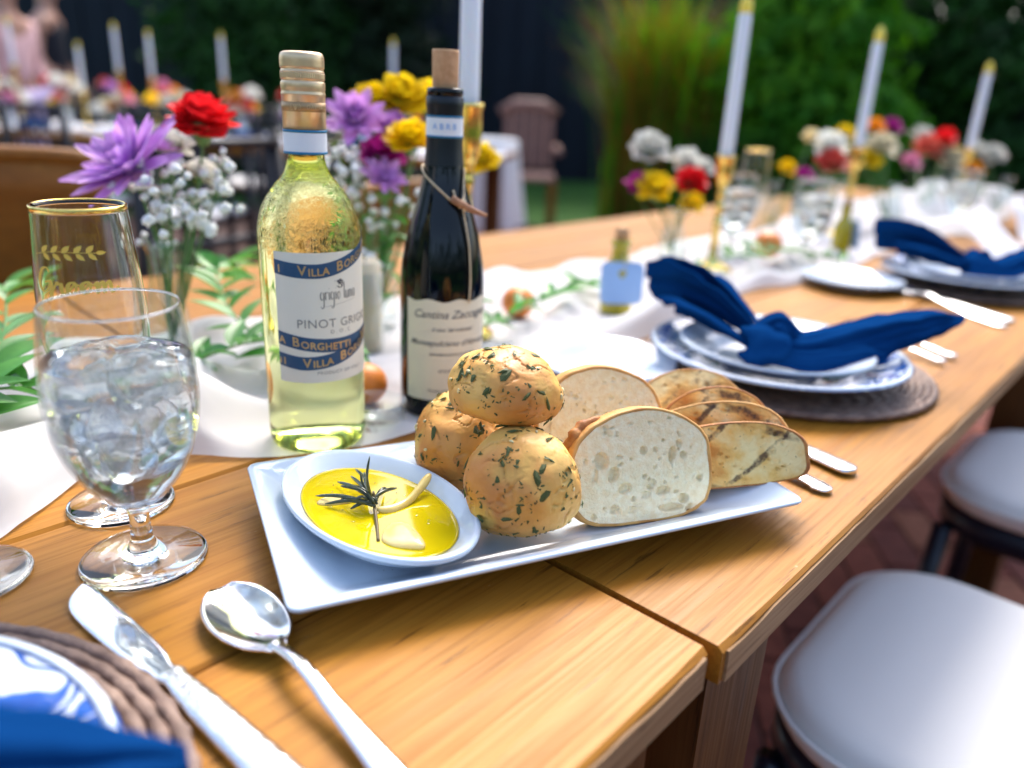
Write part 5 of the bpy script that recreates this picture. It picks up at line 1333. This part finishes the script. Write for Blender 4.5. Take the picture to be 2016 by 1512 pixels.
favour('little bottle of golden oil with a blue scalloped tag, left of the first napkin',   .867, .585, .098, .0215, math.atan2(.585, .867) + PI / 2 - PI)
for o in bpy.data.objects:
    if o.name == 'oil_favour_bottle': o.rotation_euler = (0, 0, math.atan2(-.585, -.867) + PI / 2 + .25)
f2 = favour('little bottle of golden oil standing behind the second goblet', 1.62, .56, .10, .018, math.atan2(-.56, -1.62) + PI / 2 + 2.2)
def orange(label, x, y, r, z=None):
    o = mk('orange_fruit', [(a, b_, c) for a, b_, c in sphere(r, 24, 16, 1, 1, .94)[0]] and sphere(r, 24, 16, 1, 1, .94), 'orange', loc=(x, y, (z or T + .002 + r * .94)))
    return tag(o, label, 'fruit', 'oranges on the runner')
orange('orange fruit peeping out right of the screw-cap bottle', .402, .535, .020); orange('orange fruit on the runner to the right of the corked bottle', .735, .648, .022)
orange('orange fruit on the runner left of the second goblet', 1.352, .595, .026, T + .045)
t = thing('pillar_candle', 'stubby cream candle in a clear holder between the bottles', 'candle', (.500, .662, T + .0022))
mk('candle_body', lathe([(0, 0), (.0165, 0), (.0170, .004), (.0168, .098), (.014, .100), (0, .097)], 28), 'candle_cream', t)
mk('glass_holder', lathe([(0, -.0005), (.0195, -.0005), (.0195, .088), (.0182, .088), (.0182, .0), (0, .0)], 32), 'vase_glass', t)
mk('wick', tube([(0, 0, .096), (.001, 0, .104)], .0007, 5), 'black_paint', t)
# votive in a clear cup at the foot of the screw-cap bottle
t = thing('glass_votive', 'low clear glass cup on the runner right of the screw-cap bottle', 'glass cup', (.3795, .4900, T + .0025))
mk('glass_body', lathe([(0, 0), (.0215, 0), (.0235, .004), (.0255, .021), (.0245, .0215), (.0225, .006), (0, .003)], 36), 'vase_glass', t)
# further glasses
foot = [(.020, .0), (.0345, .0004), (.0355, .0014), (.0350, .0024)] + smooth_prof([(.0350, .0024), (.024, .0042), (.0125, .0070), (.0072, .0125), (.0058, .0200), (.0055, .0280), (.0064, .0345), (.0092, .0385)], 2)[1:]
gbowl = smooth_prof([(.0105, .0395), (.0175, .0450), (.0255, .0545), (.0320, .0665), (.0370, .0810), (.0394, .0960), (.0399, .1080), (.0392, .1220), (.0376, .1370), (.0358, .1500), (.0347, .1570)], 2)
def far_goblet(label, x, y, ice=True):
    t, inn = goblet('water_goblet', label, x, y, (foot, gbowl), .0012, 'goblets down the table', n=32)
    mk('water', lathe([(0, .0425)] + [(ri(z) - .0001, z) for z in np.linspace(.0428, .128, 10)] + [(0, .129)], 32), 'water', t)
    for x_, y_, z_, s_ in ice_spots[::2]: put('ice_cube', bpy.data.objects['ice_cube'].data, t, (x_, y_, z_), (x_ * 50, y_ * 40, z_ * 30), (s_ / .013,) * 3)
far_goblet('iced water goblet left of the second oil bottle', 1.480, .575)
far_goblet('iced water goblet behind the nearest right-hand candle', 1.42, .70)
far_goblet('iced water goblet far down the table by the white cloth', 2.25, .50)
wb = smooth_prof([(.0085, .0808), (.0160, .0860), (.0230, .0950), (.0280, .1070), (.0302, .1200), (.0303, .1340), (.0295, .1500), (.0282, .1680), (.0268, .1850), (.0258, .1990)], 2)
wf = [(.018, 0), (.0325, .0004), (.0334, .0014), (.0330, .0024)] + smooth_prof([(.0330, .0024), (.020, .0042), (.010, .0070), (.0055, .0125), (.0042, .030), (.0040, .060), (.0046, .074), (.0070, .080)], 2)[1:]
for lb, x, y in (('gold-rimmed wine glass right of the nearest right-hand candle', 1.52, .72), ('gold-rimmed wine glass further along, by the middle candle', 1.95, .72), ('gold-rimmed wine glass at the far end of the table', 2.55, .62)):
    t, _ = goblet('wine_glass', lb, x, y, (wf, wb), .0011, 'gold-rimmed glasses down the table', n=32)
    mk('gold_rim', lathe([(.0249, .1968), (.0261, .1966), (.0260, .1992), (.0253, .1996), (.0247, .1992)], 40, True), 'gold', t)
# white napkins at the far right end
def white_napkin(label, x, y, rz, s):
    def fn(u, v):
        a = (u - .5) * .30 * s; b_ = (v - .5) * .16 * s; z = .05 * s * math.exp(-(a / (.10 * s)) ** 2) * (.6 + .4 * math.sin(v * 9 + a * 20)) + .012 * (1 + math.sin(u * 13 + v * 4)); return (a, b_, z + .002)
    o = mk('white_napkin', grid(30, 16, fn), 'napkin_white', loc=(x, y, T + .001), rot=(0, 0, rz)); return tag(o, label, 'napkin', 'white napkins at the far end')
white_napkin('loosely folded white napkin at the far right end of the table', 2.45, .33, .5, 1.5); white_napkin('white napkin heaped behind the second blue napkin', 1.95, .42, 1.2, 1.3)

# ------------------------------------------------------------------ the second table's dressing
cols = ['petal_white', 'petal_yellow', 'petal_coral', 'petal_lilac', 'petal_white', 'petal_orange', 'petal_pink', 'petal_cream', 'petal_red', 'petal_white']
names = {'petal_white': 'white', 'petal_yellow': 'yellow', 'petal_coral': 'coral', 'petal_lilac': 'lilac', 'petal_orange': 'orange', 'petal_pink': 'pink', 'petal_cream': 'cream', 'petal_red': 'red'}
ordn = ['first', 'second', 'third', 'fourth', 'fifth', 'sixth', 'seventh', 'eighth', 'ninth', 'tenth']
for k in range(9):
    x, y = on_t2(-1.6 + k * .38, rnd.uniform(-.06, .06)); t = thing('flower_vase', f'{ordn[k]} vase of mixed flowers from the left on the second table', 'flower vase', (x, y, T + .0005), 0, 'flower vases on the second table')
    mk('glass_body', lathe([(0, 0), (.03, 0), (.032, .05), (.018, .09), (.02, .12), (.018, .12), (.016, .09), (.029, .05), (.027, .006), (0, .006)], 20), 'porcelain_far', t)
    for q in range(9):
        m = cols[(k * 4 + q * 3) % 10]; a = q * 1.05 + k; rr = rnd.uniform(.03, .075); rr *= 1.35; c = Vector((math.cos(a) * rr, math.sin(a) * rr, rnd.uniform(.10, .25))); R = rnd.uniform(.045, .062)
        me = petal(m, 1, .55, .5, .25); VV, FF = [], []
        for z in range(22):
            f = z / 22; mm = Matrix.Translation(c) @ Matrix.Rotation(z * 2.399, 4, 'Z') @ Matrix.Rotation(-math.radians(75 - 95 * f), 4, 'Y') @ Matrix.Diagonal((R, R * .8, R, 1)); b0 = len(VV)
            VV += [tuple(mm @ v.co) for v in me.vertices]; FF += [[b0 + i for i in p.vertices] for p in me.polygons]
        fl = mk('flower_head', (VV, FF), m, t, fix=False); mk('stem', tube([(0, 0, .03), tuple(c)], .002, 5), 'stem', fl)
cnd = ('first', 'third', 'sixth', 'fifth', 'seventh', 'eighth', 'fourth', 'second')
for k, s in enumerate((-1.40, -1.04, -.30, -.35, .16, 1.25, -.78, -1.24)):
    x, y = on_t2(s, .10 * (-1) ** k); h = (.28, .33, .30, .32, .30, .28, .22, .24)[k]
    candlestick(f'gold candlestick under the {cnd[k]} candle from the left on the second table', x, y, h, 'candlesticks on the second table'); taper(f'{cnd[k]} white taper candle from the left on the second table', x, y, h * .93 + .0005, .25, .0112, 'tapers on the second table')
for k in range(5):
    x, y = on_t2(-1.45 + k * .66, -.28); t = thing('place_setting_plate', f'{ordn[k]} white plate from the left along the near side of the second table', 'plate', (x, y, T + .0005), 0, 'plates on the second table')
    mk('plate_body', lathe(plate_prof(.14, .016), 32), 'porcelain_far', t)
    o = mk('blue_napkin', ([(a * .14, b_ * .05, c * .035 + .02) for a, b_, c in sphere(1, 14, 8)[0]], sphere(1, 14, 8)[1]), 'napkin_blue', loc=(x, y, T + .008), rot=(0, 0, k * .7)); tag(o, f'{ordn[k]} blue napkin from the left on the second table', 'napkin', 'blue napkins on the second table')
    m = o.data
    for v in m.vertices: v.co *= 1 + .35 * nz(v.co, 40, k)
    x, y = on_t2(-1.28 + k * .66, -.20); goblet('wine_glass', f'{ordn[k]} clear wine glass from the left on the second table', x, y, (wf, wb), .0011, 'glasses on the second table', n=24)

def run2(u, v):
    a = -1.78 + 3.56 * u; b_ = (v - .5) * .78; x_, y_ = on_t2(a, b_); return (x_, y_, T + .003 + .012 * (1 + math.sin(a * 17 + b_ * 9)) * (.6 + .4 * math.sin(b_ * 23 + a * 5)))
tag(mk('table_runner', grid(80, 20, run2), 'napkin_white', fix=False), 'wide white cloth along the second table in the background', 'table runner')
# ------------------------------------------------------------------ guests standing in the background
def skin_body(name, joints, edges, mat, parent, sub=2):
    me = bpy.data.meshes.new(name); me.from_pydata([j[:3] for j in joints], edges, [])
    o = bpy.data.objects.new(name, me); COL.objects.link(o); o.modifiers.new('skin', 'SKIN'); s = o.modifiers.new('sub', 'SUBSURF'); s.levels = sub; s.render_levels = sub
    for v, j in zip(me.skin_vertices[0].data, joints): v.radius = (j[3], j[4] if len(j) > 4 else j[3])
    me.skin_vertices[0].data[0].use_root = True
    bpy.context.view_layer.update(); dg = bpy.context.evaluated_depsgraph_get(); m2 = bpy.data.meshes.new_from_object(o.evaluated_get(dg)); bpy.data.objects.remove(o)
    m2.materials.clear(); m2.materials.append(MATS[mat]); m2.polygons.foreach_set('use_smooth', [True] * len(m2.polygons)); return put(name, m2, parent)
def person(label, x, y, rz, h, top, legs, sleeves, group):
    t = thing('person', label, 'person', (x, y, 0), rz, group); k = h / 1.75
    J = [(0, 0, .98, .14, .11), (0, 0, 1.15, .125, .095), (0, 0, 1.36, .15, .105), (0, 0, 1.47, .07, .06), (0, -.01, 1.53, .052, .052), (0, -.02, 1.64, .078, .092), (0, -.015, 1.72, .055, .065)]; E_ = [(0, 1), (1, 2), (2, 3), (3, 4), (4, 5), (5, 6)]
    for s in (-1, 1):
        b0 = len(J); J += [(s * .19, 0, 1.41, .055), (s * .235, .02, 1.14, .040), (s * .215, -.12, .93, .030), (s * .20, -.18, .86, .032, .018), (s * .195, -.215, .80, .018, .010)]; E_ += [(2, b0), (b0, b0 + 1), (b0 + 1, b0 + 2), (b0 + 2, b0 + 3), (b0 + 3, b0 + 4)]
        b0 = len(J); J += [(s * .095, 0, .90, .085), (s * .105, -.01, .50, .055), (s * .11, .02, .10, .038), (s * .115, -.12, .04, .035, .025)]; E_ += [(0, b0), (b0, b0 + 1), (b0 + 1, b0 + 2), (b0 + 2, b0 + 3)]
    J = [(j[0] * k, j[1] * k, j[2] * k, *[q * k for q in j[3:]]) for j in J]; skin_body('body', J, E_, 'skin', t)
    def grow(ids, es, mat, name, g_=1.14): 
        mp = {i: n_ for n_, i in enumerate(ids)}; skin_body(name, [(*J[i][:3], *[q * g_ for q in J[i][3:]]) for i in ids], [(mp[a], mp[b_]) for a, b_ in es], mat, t)
    ids = [0, 1, 2, 3]; es = [(0, 1), (1, 2), (2, 3)]
    for q in (7, 16):
        if sleeves: ids += [q, q + 1, q + 2]; es += [(2, q), (q, q + 1), (q + 1, q + 2)]
    grow(ids, es, top, 'top', 1.16)
    ids = [0]; es = []
    for q in (12, 21): ids += [q, q + 1, q + 2]; es += [(0, q), (q, q + 1), (q + 1, q + 2)]
    grow(ids, es, legs, 'trousers', 1.17)
    mk('hair', xf(sphere(1, 20, 12, .092 * k, .105 * k, .095 * k), Matrix.Translation((0, .02 * k, 1.685 * k))), 'hair', t)
    for s in (-1, 1): mk('eye', xf(sphere(.011 * k, 8, 6), Matrix.Translation((s * .03 * k, -.105 * k, 1.645 * k))), 'black_paint', t)
    mk('nose', xf(sphere(.014 * k, 8, 6, .8, 1.2, 1.5), Matrix.Translation((0, -.115 * k, 1.615 * k))), 'skin', t)
    return t
x, y, _ = px(95, 60, 6.2); person('guest in dark navy sleeveless clothes standing at the upper left', x, y, .9, 1.80, 'suit', 'suit', False, 'guests at the upper left')
x, y, _ = px(15, 60, 5.4); person('guest in a pale pink top at the upper left edge', x, y, .5, 1.70, 'pink_cloth', 'lavender_cloth', True, 'guests at the upper left')
